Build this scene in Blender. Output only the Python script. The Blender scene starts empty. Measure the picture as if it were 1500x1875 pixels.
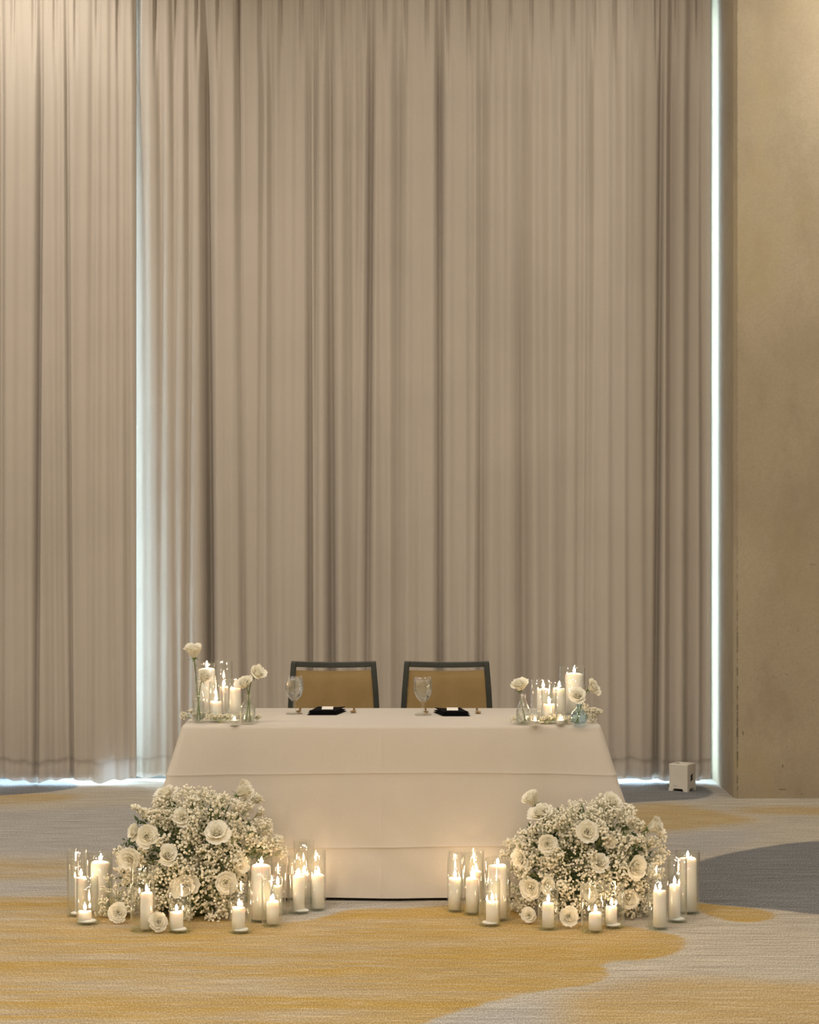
import bpy, bmesh, math, random
import numpy as np
from mathutils import Vector, Matrix, Quaternion
PI = math.pi
SC = bpy.context.scene
COL = SC.collection

# ------------------------------------------------------------------ camera
F = 3535.0            # focal length in pixels of the 1500x1875 frame
HC = 1.70             # eye height
CX, CY = 750.0, 937.5
cam_d = bpy.data.cameras.new('camera')
cam_d.sensor_fit = 'HORIZONTAL'; cam_d.sensor_width = 24.0
cam_d.lens = F / 1500.0 * 24.0
cam_d.clip_end = 200
cam = bpy.data.objects.new('camera', cam_d); COL.objects.link(cam)
cam.location = (0, 0, HC); cam.rotation_euler = (PI/2, 0, 0)
SC.camera = cam

# ------------------------------------------------------------------ world, exposure
SKY = (0.62, 0.83, 1.0); SKY_STRENGTH = 16.0
world = bpy.data.worlds.new('sky'); SC.world = world; world.use_nodes = True
bg = world.node_tree.nodes['Background']
bg.inputs[0].default_value = (*SKY, 1); bg.inputs[1].default_value = SKY_STRENGTH
SC.view_settings.view_transform = 'Standard'; SC.view_settings.look = 'None'
SC.view_settings.exposure = 0.0; SC.view_settings.gamma = 1.0
SC.view_settings.use_curve_mapping = False
SC.cycles.transparent_max_bounces = 40
SC.cycles.max_bounces = 10
SC.cycles.sample_clamp_indirect = 6.0
SC.cycles.use_denoising = True

LAMP = (1.0, 0.935, 0.83)
ROOM_W = 50.0          # each general downlight
WASH_W = 60.0          # the wall washers by the curtain
# (x, y, power factor) of the ceiling downlights
DOWNLIGHTS = [(x, y, k*q) for y, q in ((-1.5, 1.15), (2.0, 1.15), (5.5, .95), (9.3, .5)) for x, k in ((-4.2, 1.5), (-1.4, 1.1), (1.4, .8), (4.2, .6))]
WASHERS = [(-2.35, 10.9, 1.9), (-4.6, 10.9, 1.4), (-.2, 10.9, .40), (1.2, 10.9, .50), (2.9, 10.4, 2.6)]

# ------------------------------------------------------------------ helpers
def tag(o, label=None, cat=None, group=None, kind=None):
    if label: o['label'] = label
    if cat: o['category'] = cat
    if group: o['group'] = group
    if kind: o['kind'] = kind
    return o
def px(x, y, Y): return Vector(((x-CX)*Y/F, Y, HC-(y-CY)*Y/F))
def fl(x, y, z=0.0):
    Y = F*(HC-z)/(y-CY); return Vector(((x-CX)*Y/F, Y, z))
def me(name, v, f, smooth=True):
    m = bpy.data.meshes.new(name); m.from_pydata([tuple(p) for p in v], [], f); m.update()
    if smooth: m.polygons.foreach_set('use_smooth', [True]*len(m.polygons))
    return m
def ob(name, data, mat=None, parent=None, loc=(0,0,0), rot=None, scale=None):
    o = bpy.data.objects.new(name, data); COL.objects.link(o)
    o.location = loc
    if rot is not None:
        if isinstance(rot, Quaternion): o.rotation_mode = 'QUATERNION'; o.rotation_quaternion = rot
        else: o.rotation_euler = rot
    if scale is not None: o.scale = (scale,)*3 if isinstance(scale, (int, float)) else scale
    if parent: o.parent = parent
    if mat and data is not None and hasattr(data, 'materials') and not data.materials: data.materials.append(mat)
    return o
def thing(name, loc, label, cat, group=None, rotz=0.0):
    o = ob(name, None, loc=loc, rot=(0, 0, rotz)); o.empty_display_size = 0.05
    return tag(o, label, cat, group)

class MB:
    def __init__(s): s.v = []; s.f = []
    def add(s, v, f):
        n = len(s.v); s.v += [Vector(p) for p in v]; s.f += [tuple(i+n for i in q) for q in f]; return s
    def lathe(s, prof, n=32, c=(0,0,0)):
        v = []; f = []; rings = []
        for r, z in prof:
            if r < 1e-6: rings.append([len(v)]); v.append((c[0], c[1], c[2]+z))
            else:
                rings.append(list(range(len(v), len(v)+n)))
                v += [(c[0]+r*math.cos(2*PI*i/n), c[1]+r*math.sin(2*PI*i/n), c[2]+z) for i in range(n)]
        for a, b in zip(rings, rings[1:]):
            for i in range(n):
                j = (i+1) % n
                if len(a) == 1 and len(b) == 1: continue
                if len(a) == 1: f.append((a[0], b[j], b[i]))
                elif len(b) == 1: f.append((a[i], a[j], b[0]))
                else: f.append((a[i], a[j], b[j], b[i]))
        return s.add(v, f)
    def box(s, lo, hi):
        x0, y0, z0 = lo; x1, y1, z1 = hi
        return s.add([(x0,y0,z0),(x1,y0,z0),(x1,y1,z0),(x0,y1,z0),(x0,y0,z1),(x1,y0,z1),(x1,y1,z1),(x0,y1,z1)],
                     [(0,3,2,1),(4,5,6,7),(0,1,5,4),(1,2,6,5),(2,3,7,6),(3,0,4,7)])
    def tube(s, pts, r, n=6, cap=True):
        pts = [Vector(p) for p in pts]; rs = r if isinstance(r, (list, tuple)) else [r]*len(pts)
        v = []; f = []
        for k, p in enumerate(pts):
            d = (pts[min(k+1, len(pts)-1)] - pts[max(k-1, 0)]).normalized()
            a = d.orthogonal().normalized() if abs(d.z) > .95 else d.cross(Vector((0,0,1))).normalized()
            b = d.cross(a)
            v += [p + rs[k]*(a*math.cos(2*PI*i/n)+b*math.sin(2*PI*i/n)) for i in range(n)]
        for k in range(len(pts)-1):
            for i in range(n):
                j = (i+1) % n; f.append((k*n+i, k*n+j, (k+1)*n+j, (k+1)*n+i))
        if cap: f += [tuple(range(n))[::-1], tuple(range((len(pts)-1)*n, len(pts)*n))]
        return s.add(v, f)
    def prism(s, poly, z0, z1):
        n = len(poly); v = [(x, y, z0) for x, y in poly]+[(x, y, z1) for x, y in poly]
        f = [tuple(range(n))[::-1], tuple(range(n, 2*n))]+[(i, (i+1) % n, n+(i+1) % n, n+i) for i in range(n)]
        return s.add(v, f)
    def mesh(s, name, smooth=True, bevel=0.0, seg=2, auto=None):
        m = me(name, s.v, s.f, smooth)
        bm = bmesh.new(); bm.from_mesh(m)
        bmesh.ops.recalc_face_normals(bm, faces=bm.faces)
        if bevel:
            ed = [e for e in bm.edges if len(e.link_faces) == 2 and e.calc_face_angle(0) > 0.6]
            bmesh.ops.bevel(bm, geom=ed, offset=bevel, segments=seg, profile=.5, affect='EDGES', clamp_overlap=True)
        if auto:
            for e in bm.edges:
                if len(e.link_faces) == 2 and e.calc_face_angle(0) > auto: e.smooth = False
        bm.to_mesh(m); bm.free()
        if smooth: m.polygons.foreach_set('use_smooth', [True]*len(m.polygons))
        return m
    def obj(s, name, mat, parent=None, loc=(0,0,0), rot=None, smooth=True, bevel=0.0, seg=2, auto=None):
        return ob(name, s.mesh(name, smooth, bevel, seg, auto), mat, parent, loc, rot)
def boxm(lo, hi): return MB().box(lo, hi)

# ------------------------------------------------------------------ materials
class NT:
    def __init__(s, name):
        s.m = bpy.data.materials.new(name); s.m.use_nodes = True; s.t = s.m.node_tree; s.t.nodes.clear()
        s.out = s.n('ShaderNodeOutputMaterial')
    def n(s, typ, **kw):
        o = s.t.nodes.new(typ)
        for k, v in kw.items(): setattr(o, k, v)
        return o
    def l(s, a, b): s.t.links.new(a, b)
    def put(s, sock, v):
        if hasattr(v, 'is_linked'): s.l(v, sock)
        elif isinstance(v, (tuple, list)) and len(v) == 3 and sock.type == 'RGBA': sock.default_value = (*v, 1)
        else: sock.default_value = v
    def math(s, op, a, b=0.5, c=None, clamp=False):
        m = s.n('ShaderNodeMath', operation=op); m.use_clamp = clamp
        s.put(m.inputs[0], a); s.put(m.inputs[1], b)
        if c is not None: s.put(m.inputs[2], c)
        return m.outputs[0]
    def mix(s, fac, a, b, blend='MIX'):
        m = s.n('ShaderNodeMix', data_type='RGBA', blend_type=blend)
        s.put(m.inputs[0], fac); s.put(m.inputs[6], a); s.put(m.inputs[7], b); return m.outputs[2]
    def coords(s, scale=(1,1,1), out='Object'):
        tc = s.n('ShaderNodeTexCoord'); mp = s.n('ShaderNodeMapping'); mp.inputs['Scale'].default_value = scale
        s.l(tc.outputs[out], mp.inputs[0]); return mp.outputs[0]
    def noise(s, vec, scale=5, detail=3, rough=.5, dist=0.0):
        t = s.n('ShaderNodeTexNoise'); s.l(vec, t.inputs['Vector'])
        t.inputs['Scale'].default_value = scale; t.inputs['Detail'].default_value = detail
        t.inputs['Roughness'].default_value = rough; t.inputs['Distortion'].default_value = dist
        return t.outputs[0]
    def ramp(s, v, a, b, c0=0.0, c1=1.0):
        r = s.n('ShaderNodeMapRange'); r.interpolation_type = 'SMOOTHSTEP'
        s.put(r.inputs[0], v); s.put(r.inputs[1], a); s.put(r.inputs[2], b); s.put(r.inputs[3], c0); s.put(r.inputs[4], c1)
        return r.outputs[0]
    def bump(s, h, strength=.3, dist=.002):
        b = s.n('ShaderNodeBump'); b.inputs['Strength'].default_value = strength; b.inputs['Distance'].default_value = dist
        s.put(b.inputs['Height'], h); return b.outputs[0]
    def pbr(s, col, rough=.6, normal=None, **kw):
        p = s.n('ShaderNodeBsdfPrincipled'); s.put(p.inputs['Base Color'], col); s.put(p.inputs['Roughness'], rough)
        for k, v in kw.items(): s.put(p.inputs[k.replace('_', ' ')], v)
        if normal is not None: s.l(normal, p.inputs['Normal'])
        return p.outputs[0]
    def fin(s, sh): s.l(sh, s.out.inputs[0]); return s.m
def simple(name, col, rough=.6, var=0.06, scale=20, **kw):
    t = NT(name); n = t.noise(t.coords(), scale, 3)
    c = t.mix(n, tuple(x*(1-var) for x in col), tuple(min(1, x*(1+var)) for x in col))
    return t.fin(t.pbr(c, rough, **kw))
def thin_glass(name, tint=(.985,.995,.99), refl=.075, edge=.90, rough=.02):
    t = NT(name)
    lw = t.n('ShaderNodeLayerWeight'); lw.inputs[0].default_value = .5
    f = t.math('POWER', lw.outputs['Facing'], 3.2)
    f = t.math('MULTIPLY_ADD', f, edge, refl, clamp=True)
    tr = t.n('ShaderNodeBsdfTransparent'); tr.inputs[0].default_value = (*tint, 1)
    gl = t.n('ShaderNodeBsdfGlossy'); gl.inputs['Color'].default_value = (1,1,1,1); gl.inputs['Roughness'].default_value = rough
    mx = t.n('ShaderNodeMixShader'); t.l(f, mx.inputs[0]); t.l(tr.outputs[0], mx.inputs[1]); t.l(gl.outputs[0], mx.inputs[2])
    return t.fin(mx.outputs[0])
def cloth_like(name, c0, c1, weave=900, trans=0.0, var_scale=3, rough=.9, tcol=None, stretch=(1,1,1)):
    t = NT(name); co = t.coords(stretch)
    n = t.noise(co, var_scale, 4); col = t.mix(t.ramp(n, .3, .7), c0, c1)
    w = t.noise(t.coords((1,1,.25)), weave, 2, .6)
    col = t.mix(t.ramp(w, .3, .7, 0, .22), col, tuple(x*.62 for x in c0))
    sh = t.pbr(col, rough, t.bump(w, .35, .001), Specular_IOR_Level=.15, Sheen_Weight=.15, Sheen_Roughness=.6)
    if trans:
        tl = t.n('ShaderNodeBsdfTranslucent'); t.put(tl.inputs[0], tcol or c1)
        mx = t.n('ShaderNodeMixShader'); mx.inputs[0].default_value = trans
        t.l(sh, mx.inputs[1]); t.l(tl.outputs[0], mx.inputs[2]); sh = mx.outputs[0]
    return t.fin(sh)

M = {}
M['curtain'] = cloth_like('curtain_fabric', (.52,.455,.385), (.57,.50,.425), 700, .14, 1.2, tcol=(.55,.52,.5))
M['added_lining'] = simple('added_blackout_lining', (.5,.48,.45), .9)
M['tablecloth'] = cloth_like('tablecloth_linen', (.565,.51,.445), (.605,.55,.48), 800, 0, 1.5)
M['wall'] = simple('warm_plaster', (.60,.53,.44), .9, .05, 3)
M['ceiling'] = simple('ceiling_paint', (.72,.68,.60), .9, .03, 3)
M['glass'] = thin_glass('clear_glass')
M['glass_base'] = thin_glass('glass_base', (.93,.965,.945), .04, .22, .06)
M['pane'] = thin_glass('window_pane', (.97,.99,1.0), .03, .3)
M['bluevase'] = thin_glass('blue_tinted_glass', (.90,.965,1.0), .07, .7)
def water_mat(name, col):
    t = NT(name); p = t.n('ShaderNodeBsdfRefraction'); p.inputs['Color'].default_value = (*col,1); p.inputs['IOR'].default_value = 1.33
    p.inputs['Roughness'].default_value = 0.0
    tr = t.n('ShaderNodeBsdfTransparent'); tr.inputs[0].default_value = (*col,1)
    gl = t.n('ShaderNodeBsdfGlossy'); gl.inputs['Roughness'].default_value = .03
    lw = t.n('ShaderNodeLayerWeight'); f = t.math('MULTIPLY_ADD', t.math('POWER', lw.outputs['Facing'], 4.0), .5, .03)
    m1 = t.n('ShaderNodeMixShader'); m1.inputs[0].default_value = .72; t.l(p.outputs[0], m1.inputs[1]); t.l(tr.outputs[0], m1.inputs[2])
    m2 = t.n('ShaderNodeMixShader'); t.l(f, m2.inputs[0]); t.l(m1.outputs[0], m2.inputs[1]); t.l(gl.outputs[0], m2.inputs[2])
    return t.fin(m2.outputs[0])
M['water'] = water_mat('water', (.97,.985,1.0))
M['bluewater'] = water_mat('blue_water', (.92,.975,1.0))
def wax():
    t = NT('candle_wax'); n = t.noise(t.coords(), 25, 3)
    c = t.mix(n, (.93,.865,.81), (.97,.91,.865))
    return t.fin(t.pbr(c, .45, t.bump(n, .1, .002), Subsurface_Weight=.85, Subsurface_Radius=(.016,.012,.009), Subsurface_Scale=.8))
M['wax'] = wax()
M['wick'] = simple('burnt_wick', (.03,.025,.02), .9)
def flame():
    t = NT('candle_flame'); e = t.n('ShaderNodeEmission'); e.inputs[0].default_value = (1.0, .66, .36, 1); e.inputs[1].default_value = 120.0
    return t.fin(e.outputs[0])
M['flame'] = flame()
M['metal_cup'] = simple('tealight_cup', (.8,.8,.78), .3, Metallic=1.0)
def petal():
    t = NT('rose_petal'); co = t.coords(); n = t.noise(co, 40, 3)
    c = t.mix(n, (.93,.90,.80), (.97,.95,.88))
    d = t.pbr(c, .6, Specular_IOR_Level=.25)
    tl = t.n('ShaderNodeBsdfTranslucent'); tl.inputs[0].default_value = (.97,.93,.78,1)
    mx = t.n('ShaderNodeMixShader'); mx.inputs[0].default_value = .42; t.l(d, mx.inputs[1]); t.l(tl.outputs[0], mx.inputs[2])
    return t.fin(mx.outputs[0])
M['petal'] = petal()
def blossom():
    t = NT('babys_breath_blossom'); n = t.noise(t.coords(), 60, 2)
    c = t.mix(n, (.86,.80,.65), (.96,.925,.81)); d = t.n('ShaderNodeBsdfDiffuse'); t.l(c, d.inputs[0])
    tl = t.n('ShaderNodeBsdfTranslucent'); tl.inputs[0].default_value = (.95,.91,.76,1)
    mx = t.n('ShaderNodeMixShader'); mx.inputs[0].default_value = .25; t.l(d.outputs[0], mx.inputs[1]); t.l(tl.outputs[0], mx.inputs[2])
    return t.fin(mx.outputs[0])
M['blossom'] = blossom()
M['stem'] = simple('green_stem', (.13,.19,.055), .6, .35, 30)
M['twig'] = simple('babys_breath_stem', (.30,.33,.13), .7, .35, 30)
M['leaf'] = simple('dark_green_leaf', (.065,.10,.03), .6, .5, 25)
M['chair_frame'] = simple('dark_stained_frame', (.035,.04,.034), .45, .35, 60)
M['chair_fabric'] = cloth_like('tan_chair_fabric', (.30,.205,.085), (.36,.25,.11), 500, 0, 6)
M['napkin'] = simple('black_napkin', (.004,.004,.005), .9, .2, 200, Specular_IOR_Level=.1)
M['card'] = simple('white_card', (.85,.82,.76), .6, .02)
M['gold'] = simple('gold_metal', (.55,.36,.13), .25, .1, 50, Metallic=1.0)
M['table_leg'] = simple('grey_steel', (.25,.25,.25), .4, .05, 50, Metallic=.8)
M['table_top'] = simple('folding_table_top', (.55,.50,.43), .7)
M['device'] = simple('white_plastic', (.62,.58,.50), .5, .04, 30)
M['black'] = simple('black_plastic', (.01,.01,.01), .5)
M['frame_metal'] = simple('window_metal', (.30,.31,.32), .4, .05, 20, Metallic=.6)
M['terrace'] = simple('terrace_concrete', (.55,.55,.53), .9, .1, 4)
M['dish'] = simple('florist_dish', (.10,.13,.06), .6)
M['lamp_trim'] = simple('white_lamp_trim', (.8,.78,.74), .5)
def lens():
    t = NT('lamp_lens'); e = t.n('ShaderNodeEmission'); e.inputs[0].default_value = (*LAMP,1); e.inputs[1].default_value = 4.0
    return t.fin(e.outputs[0])
M['lens'] = lens()

def concrete():
    t = NT('brown_grey_concrete'); co = t.coords()
    big = t.noise(co, .9, 5, .6, .6); mid = t.noise(t.coords((1,1,.5)), 5, 6, .65); fine = t.noise(co, 90, 3, .7)
    c = t.mix(t.ramp(big, .3, .7), (.33,.27,.185), (.40,.335,.235))
    c = t.mix(t.ramp(mid, .45, .75, 0, .45), c, (.27,.215,.145))
    c = t.mix(t.ramp(fine, .35, .7, 0, .25), c, (.22,.18,.125))
    ys = t.noise(t.coords((1,1,.7)), 1.6, 4, .6)
    c = t.mix(t.ramp(ys, .5, .75, 0, .5), c, (.37,.30,.155))
    # scuffs and pits: short dark marks, more of them near the floor
    sep = t.n('ShaderNodeSeparateXYZ'); t.l(co, sep.inputs[0]); z = sep.outputs[2]
    low = t.ramp(z, 2.6, .2)
    s1 = t.noise(t.coords((14,14,5)), 2.4, 2, .5, .3); s2 = t.noise(t.coords((5,5,30)), 2.2, 2, .5, .2)
    mk = t.math('MAXIMUM', t.ramp(s1, .72, .75), t.ramp(s2, .73, .76))
    c = t.mix(t.math('MULTIPLY', t.math('MULTIPLY', mk, low), .75), c, (.07,.055,.04))
    # chipped arris
    edge = t.math('ABSOLUTE', t.math('SUBTRACT', t.math('ADD', sep.outputs[0], t.math('MULTIPLY', t.noise(t.coords((0,0,1)), 22, 4, .7), .012)), 1.9535))
    chip = t.math('MULTIPLY', t.math('MULTIPLY', t.ramp(edge, .006, .0015), t.ramp(t.noise(t.coords((0,0,1)), 9, 4, .7), .42, .56)), t.ramp(z, 1.7, .5, .2, 1))
    c = t.mix(t.math('MULTIPLY', chip, .8), c, (.06,.05,.035))
    h = t.math('ADD', t.math('MULTIPLY', fine, .4), mid)
    return t.fin(t.pbr(c, .85, t.bump(h, .25, .004), Specular_IOR_Level=.2))
M['concrete'] = concrete()

def carpet():
    t = NT('streaked_carpet')
    def attr(n):
        a = t.n('ShaderNodeAttribute'); a.attribute_name = n; return a.outputs['Fac']
    st = t.noise(t.coords((.9,22,1)), 2.2, 5, .62)          # long cross-wise streaks
    st2 = t.noise(t.coords((2.0,36,1)), 2.0, 4, .65)         # fine yarn lines
    sp = t.noise(t.coords((105,27,1)), 2.0, 2, .6)           # tufts
    band = t.noise(t.coords((.35,2.6,1)), 2.0, 3, .5)
    streak = t.math('ADD', t.math('MULTIPLY', st, .55), t.math('MULTIPLY', st2, .45))
    pale = t.mix(t.ramp(streak, .36, .64), (.37,.33,.265), (.62,.56,.47))
    gold = t.mix(t.ramp(streak, .34, .62), (.40,.245,.040), (.51,.335,.082))
    cool = t.mix(t.ramp(streak, .36, .64), (.32,.31,.298), (.51,.495,.48))
    slate = t.mix(t.ramp(streak, .36, .64), (.12,.128,.14), (.23,.24,.255))
    jit = t.math('MULTIPLY', t.math('SUBTRACT', st, .5), .10)
    g = t.ramp(t.math('ADD', attr('gold'), jit), -.015, .02)
    sepc = t.n('ShaderNodeSeparateXYZ'); t.l(t.coords(), sepc.inputs[0])
    solid = t.ramp(sepc.outputs[0], -.7, .5, .22, .72)      # the gold swoosh is worn streakier at one end
    gs = t.ramp(t.math('ADD', t.math('MULTIPLY', band, .5), t.math('MULTIPLY', st, .5)), .38, .60, solid, 1.0)
    soft = t.ramp(t.math('ADD', attr('softgold'), t.math('MULTIPLY', jit, 2.5)), -.10, .12, 0, .75)
    cl = t.ramp(t.math('ADD', attr('cool'), t.math('MULTIPLY', jit, 4.0)), -.16, .16, 0, .9)
    sl = t.ramp(t.math('ADD', attr('slate'), t.math('MULTIPLY', jit, .7)), -.018, .018)
    c = t.mix(t.math('MULTIPLY', t.math('MULTIPLY', soft, gs), 1.0), pale, gold)
    c = t.mix(cl, c, cool)
    c = t.mix(t.math('MULTIPLY', g, gs), c, gold)
    c = t.mix(t.ramp(st2, .54, .66, 0, .75), c, t.mix(.55, c, (.68,.62,.53)))
    c = t.mix(sl, c, slate)
    c = t.mix(t.ramp(sp, .34, .62, .75, 0), c, t.mix(.55, c, (.10,.08,.06)))
    c = t.mix(t.ramp(sp, .52, .70, 0, .38), c, (.62,.55,.45))
    return t.fin(t.pbr(c, .95, t.bump(t.math('ADD', sp, st2), .5, .004), Specular_IOR_Level=.1))
M['carpet'] = carpet()

# ------------------------------------------------------------------ room
XL, XR, YB, YF = -5.8, 5.4, -4.0, 11.46
ZC = 5.25
REV = 1.928            # window reveal face
WIN_Y = 12.36
def struct(o): return tag(o, kind='structure')

# floor with the carpet pattern: outlines laid out on the floor in metres
def sdf(poly, P):
    poly = np.array(poly); n = len(poly); d = np.full(len(P), 1e9); ins = np.zeros(len(P), bool)
    for i in range(n):
        a = poly[i]; b = poly[(i+1) % n]; e = b-a; w = P-a
        tt = np.clip((w@e)/max(1e-9, e@e), 0, 1); dd = w-tt[:,None]*e; d = np.minimum(d, (dd**2).sum(1))
        c1 = (a[1] <= P[:,1]); c2 = (b[1] > P[:,1]); cr = e[0]*w[:,1]-e[1]*w[:,0]
        up = c1 & c2 & (cr > 0); dn = (~c1) & (~c2) & (cr < 0); ins ^= (up | dn)
    return np.where(ins, 1, -1)*np.sqrt(d)
def smooth_poly(pts, it=2):
    for _ in range(it):
        q = []
        for i in range(len(pts)):
            a = np.array(pts[i]); b = np.array(pts[(i+1) % len(pts)]); q += [a*.75+b*.25, a*.25+b*.75]
        pts = q
    return [tuple(p) for p in pts]
def fpoly(pts): return smooth_poly([tuple(fl(x, y)[:2]) for x, y in pts])
CARPET = {
 'gold': [[(560,1690),(640,1662),(750,1664),(830,1655),(930,1650),(1010,1690),(1110,1690),(1225,1708),(1262,1720),(1250,1742),(1200,1757),(1090,1762),(1120,1782),(1095,1803),(960,1818),(850,1848),(755,1878),(690,2000),(200,2060),(-350,2040),(-420,1720),(-250,1645),(60,1640),(240,1642),(430,1690)],
          [(1255,1650),(1330,1658),(1405,1666),(1430,1680),(1370,1692),(1290,1676)]],
 'softgold': [[(1120,1476),(1190,1468),(1270,1475),(1340,1490),(1405,1502),(1330,1512),(1230,1525),(1120,1524)],
              [(-420,1575),(-80,1570),(60,1578),(150,1574),(150,1605),(20,1612),(-420,1618)],
              [(1110,1800),(1250,1786),(1500,1800),(1800,1800),(1900,2060),(900,2060),(960,1850)],
              [(-600,1455),(-60,1456),(80,1452),(160,1455),(110,1470),(-60,1476),(-600,1480)],
              [(1340,1478),(1480,1476),(1650,1482),(1650,1496),(1480,1492),(1350,1490)]],
 'cool': [[(-600,1486),(-60,1480),(90,1484),(260,1470),(330,1500),(300,1560),(120,1566),(-600,1572)],
          [(-500,1616),(-80,1616),(120,1612),(150,1632),(40,1638),(-500,1640)],
          [(1100,1425),(1290,1425),(1345,1452),(1300,1468),(1200,1466),(1100,1478)],
          [(1200,1530),(1340,1516),(1400,1528),(1340,1556),(1280,1570),(1210,1560)],
          [(690,2000),(770,1872),(880,1842),(990,1832),(1040,1860),(960,1990)],
          [(560,1650),(700,1650),(740,1662),(640,1675),(560,1690)]],
 'slate': [[(1100,1432),(1270,1434),(1312,1450),(1290,1463),(1220,1466),(1100,1473)],
           [(1276,1578),(1330,1563),(1400,1551),(1450,1543),(1540,1537),(1720,1545),(1860,1610),(1700,1690),(1500,1676),(1420,1665),(1350,1660),(1290,1655),(1230,1640),(1230,1596)],
           [(-700,1418),(-200,1418),(50,1424),(120,1431),(150,1439),(125,1446),(60,1453),(-60,1460),(-300,1468),(-700,1462)]],
}
sx = np.arange(XL, XR+.001, .05); sy = np.arange(YB, WIN_Y+.06, .05)
GX, GY = np.meshgrid(sx, sy); P2 = np.stack([GX.ravel(), GY.ravel()], 1)
nx, ny = len(sx), len(sy)
fm = bpy.data.meshes.new('floor')
idx = np.arange(nx*ny).reshape(ny, nx)
quads = np.stack([idx[:-1,:-1], idx[:-1,1:], idx[1:,1:], idx[1:,:-1]], -1).reshape(-1, 4)
fm.from_pydata(np.c_[P2, np.zeros(len(P2))].tolist(), [], quads.tolist())
for name, polys in CARPET.items():
    v = np.max([sdf(fpoly(p), P2) for p in polys], 0)
    far = np.sin(P2[:,0]*1.3+.7)*np.cos(P2[:,1]*1.9+.4+{'gold':0,'softgold':1.5,'cool':3,'slate':4.2}[name]) - .55
    out = np.clip(np.maximum(np.abs(P2[:,0])-P2[:,1]*.235, 6.0-P2[:,1])*1.2, 0, 1)
    v = v*(1-out) + out*far*.5
    a = fm.attributes.new(name, 'FLOAT', 'POINT'); a.data.foreach_set('value', v.astype(np.float32))
floor = struct(ob('floor', fm, M['carpet']))

struct(boxm((XL-.2, YB-.2, -.14), (XR+.2, WIN_Y+.35, -.01)).obj('subfloor_light_block', M['wall'], smooth=False))  # unseen slab added to keep sky light from leaking up through the floor
struct(boxm((XL-.3, YB-.3, ZC), (XR+.3, WIN_Y+.5, ZC+.2)).obj('ceiling', M['ceiling'], smooth=False))
struct(boxm((XL-.2, YB, -.1), (XL, WIN_Y+.5, ZC)).obj('wall_left', M['wall'], smooth=False))
struct(boxm((XR, YB, -.1), (XR+.2, YF, ZC)).obj('wall_right', M['wall'], smooth=False))
struct(boxm((XL-.2, YB-.2, -.1), (XR+.2, YB, ZC)).obj('wall_back', M['wall'], smooth=False))
cw = MB().prism([(REV, YF+.035), (REV+.018, YF), (XR+.2, YF), (XR+.2, WIN_Y+.5), (REV, WIN_Y+.5)], -.05, ZC)
struct(cw.obj('wall_front', M['concrete'], smooth=False))
struct(boxm((XL-1, WIN_Y+.35, -.35), (REV+2, 40, -.2)).obj('terrace_ground', M['terrace'], smooth=False))
# window wall behind the curtain
win = struct(boxm((XL, WIN_Y-.03, -.02), (REV, WIN_Y+.06, .05)).obj('window_1', M['frame_metal'], smooth=False))
boxm((XL, WIN_Y-.03, 4.95), (REV, WIN_Y+.06, ZC)).obj('head_rail', M['frame_metal'], win, smooth=False)
mx_ = [XL+.03+(REV-XL-.06)*k/5 for k in range(6)]
mull = boxm((-.03, WIN_Y-.03, .05), (.03, WIN_Y+.06, 4.95)).mesh('mullion', False)
pane_m = boxm((.03, WIN_Y+.01, .05), (mx_[1]-mx_[0]-.03, WIN_Y+.02, 4.95)).mesh('window_pane', False)
for k, x in enumerate(mx_):
    ob('mullion', mull, M['frame_metal'], win, (x, 0, 0))
    if k < 5: ob('window_pane', pane_m, M['pane'], win, (x, 0, 0))

# ------------------------------------------------------------------ ceiling lamps
def downlight(x, y, power, wash=False):
    t = thing('downlight', (x, y, ZC),
              'round recessed warm washer lamp close to the curtain wall' if wash else 'round recessed warm downlight in the open ceiling', 'lamp',
              'washer lamps by the curtain' if wash else 'downlights over the room')
    R = .09 if wash else .19
    MB().lathe([(R, -.001), (R+.03, -.001), (R+.03, -.014), (R, -.018), (R, -.001)], 28).obj('trim_ring', M['lamp_trim'], t)
    MB().lathe([(0, -.004), (R-.002, -.004), (R-.002, -.002), (0, -.002)], 28).obj('lens', M['lens'], t, smooth=False)
    if wash:
        d = bpy.data.lights.new('lamp', 'SPOT'); d.spot_size = math.radians(135); d.spot_blend = 1.0; d.shadow_soft_size = .07
    else:
        d = bpy.data.lights.new('lamp', 'AREA'); d.shape = 'DISK'; d.size = .36
    d.energy = power; d.color = LAMP
    ob('lamp', d, None, t, (0, 0, -.03), (math.radians(46), 0, 0) if wash else None)
for x, y, k in DOWNLIGHTS: downlight(x, y, ROOM_W*k)
for x, y, k in WASHERS: downlight(x, y, WASH_W*k, True)

# ------------------------------------------------------------------ curtain
CUR_Y = 12.06
ZT = 5.02
rng = np.random.RandomState(7)
def x_of(p, Y=CUR_Y): return (p-CX)*Y/F
# fold grooves read off the fabric: pixel column, half width in pixels, depth in metres
G_R = [(290,6,.02),(318,5,.022),(343,6,.025),(380,8,.10),(413,7,.014),(441,5,.035),(455,9,.012),(478,5,.018),(497,6,.025),(520,10,.012),(545,10,.010),(567,5,.045),(578,4,.03),(606,7,.062),(640,7,.03),(653,5,.02),(676,6,.048),(700,7,.015),(729,9,.045),(768,12,.012),(806,6,.065),(840,9,.014),(862,7,.014),(882,8,.052),(918,8,.02),(957,12,.055),(993,7,.018),(1027,8,.03),(1062,7,.018),(1078,6,.026),(1100,8,.014),(1127,9,.024),(1154,7,.02),(1185,9,.01),(1209,5,.06),(1232,9,.05),(1266,9,.045),(1287,5,.02)]
G_L = [(4,6,.03),(42,8,.018),(72,4,.05),(88,8,.022),(110,6,.02),(128,3,.035),(150,7,.016),(168,7,.024),(190,8,.015),(206,6,.022),(220,6,.014),(234,6,.022)]
g = -8.0
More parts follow.
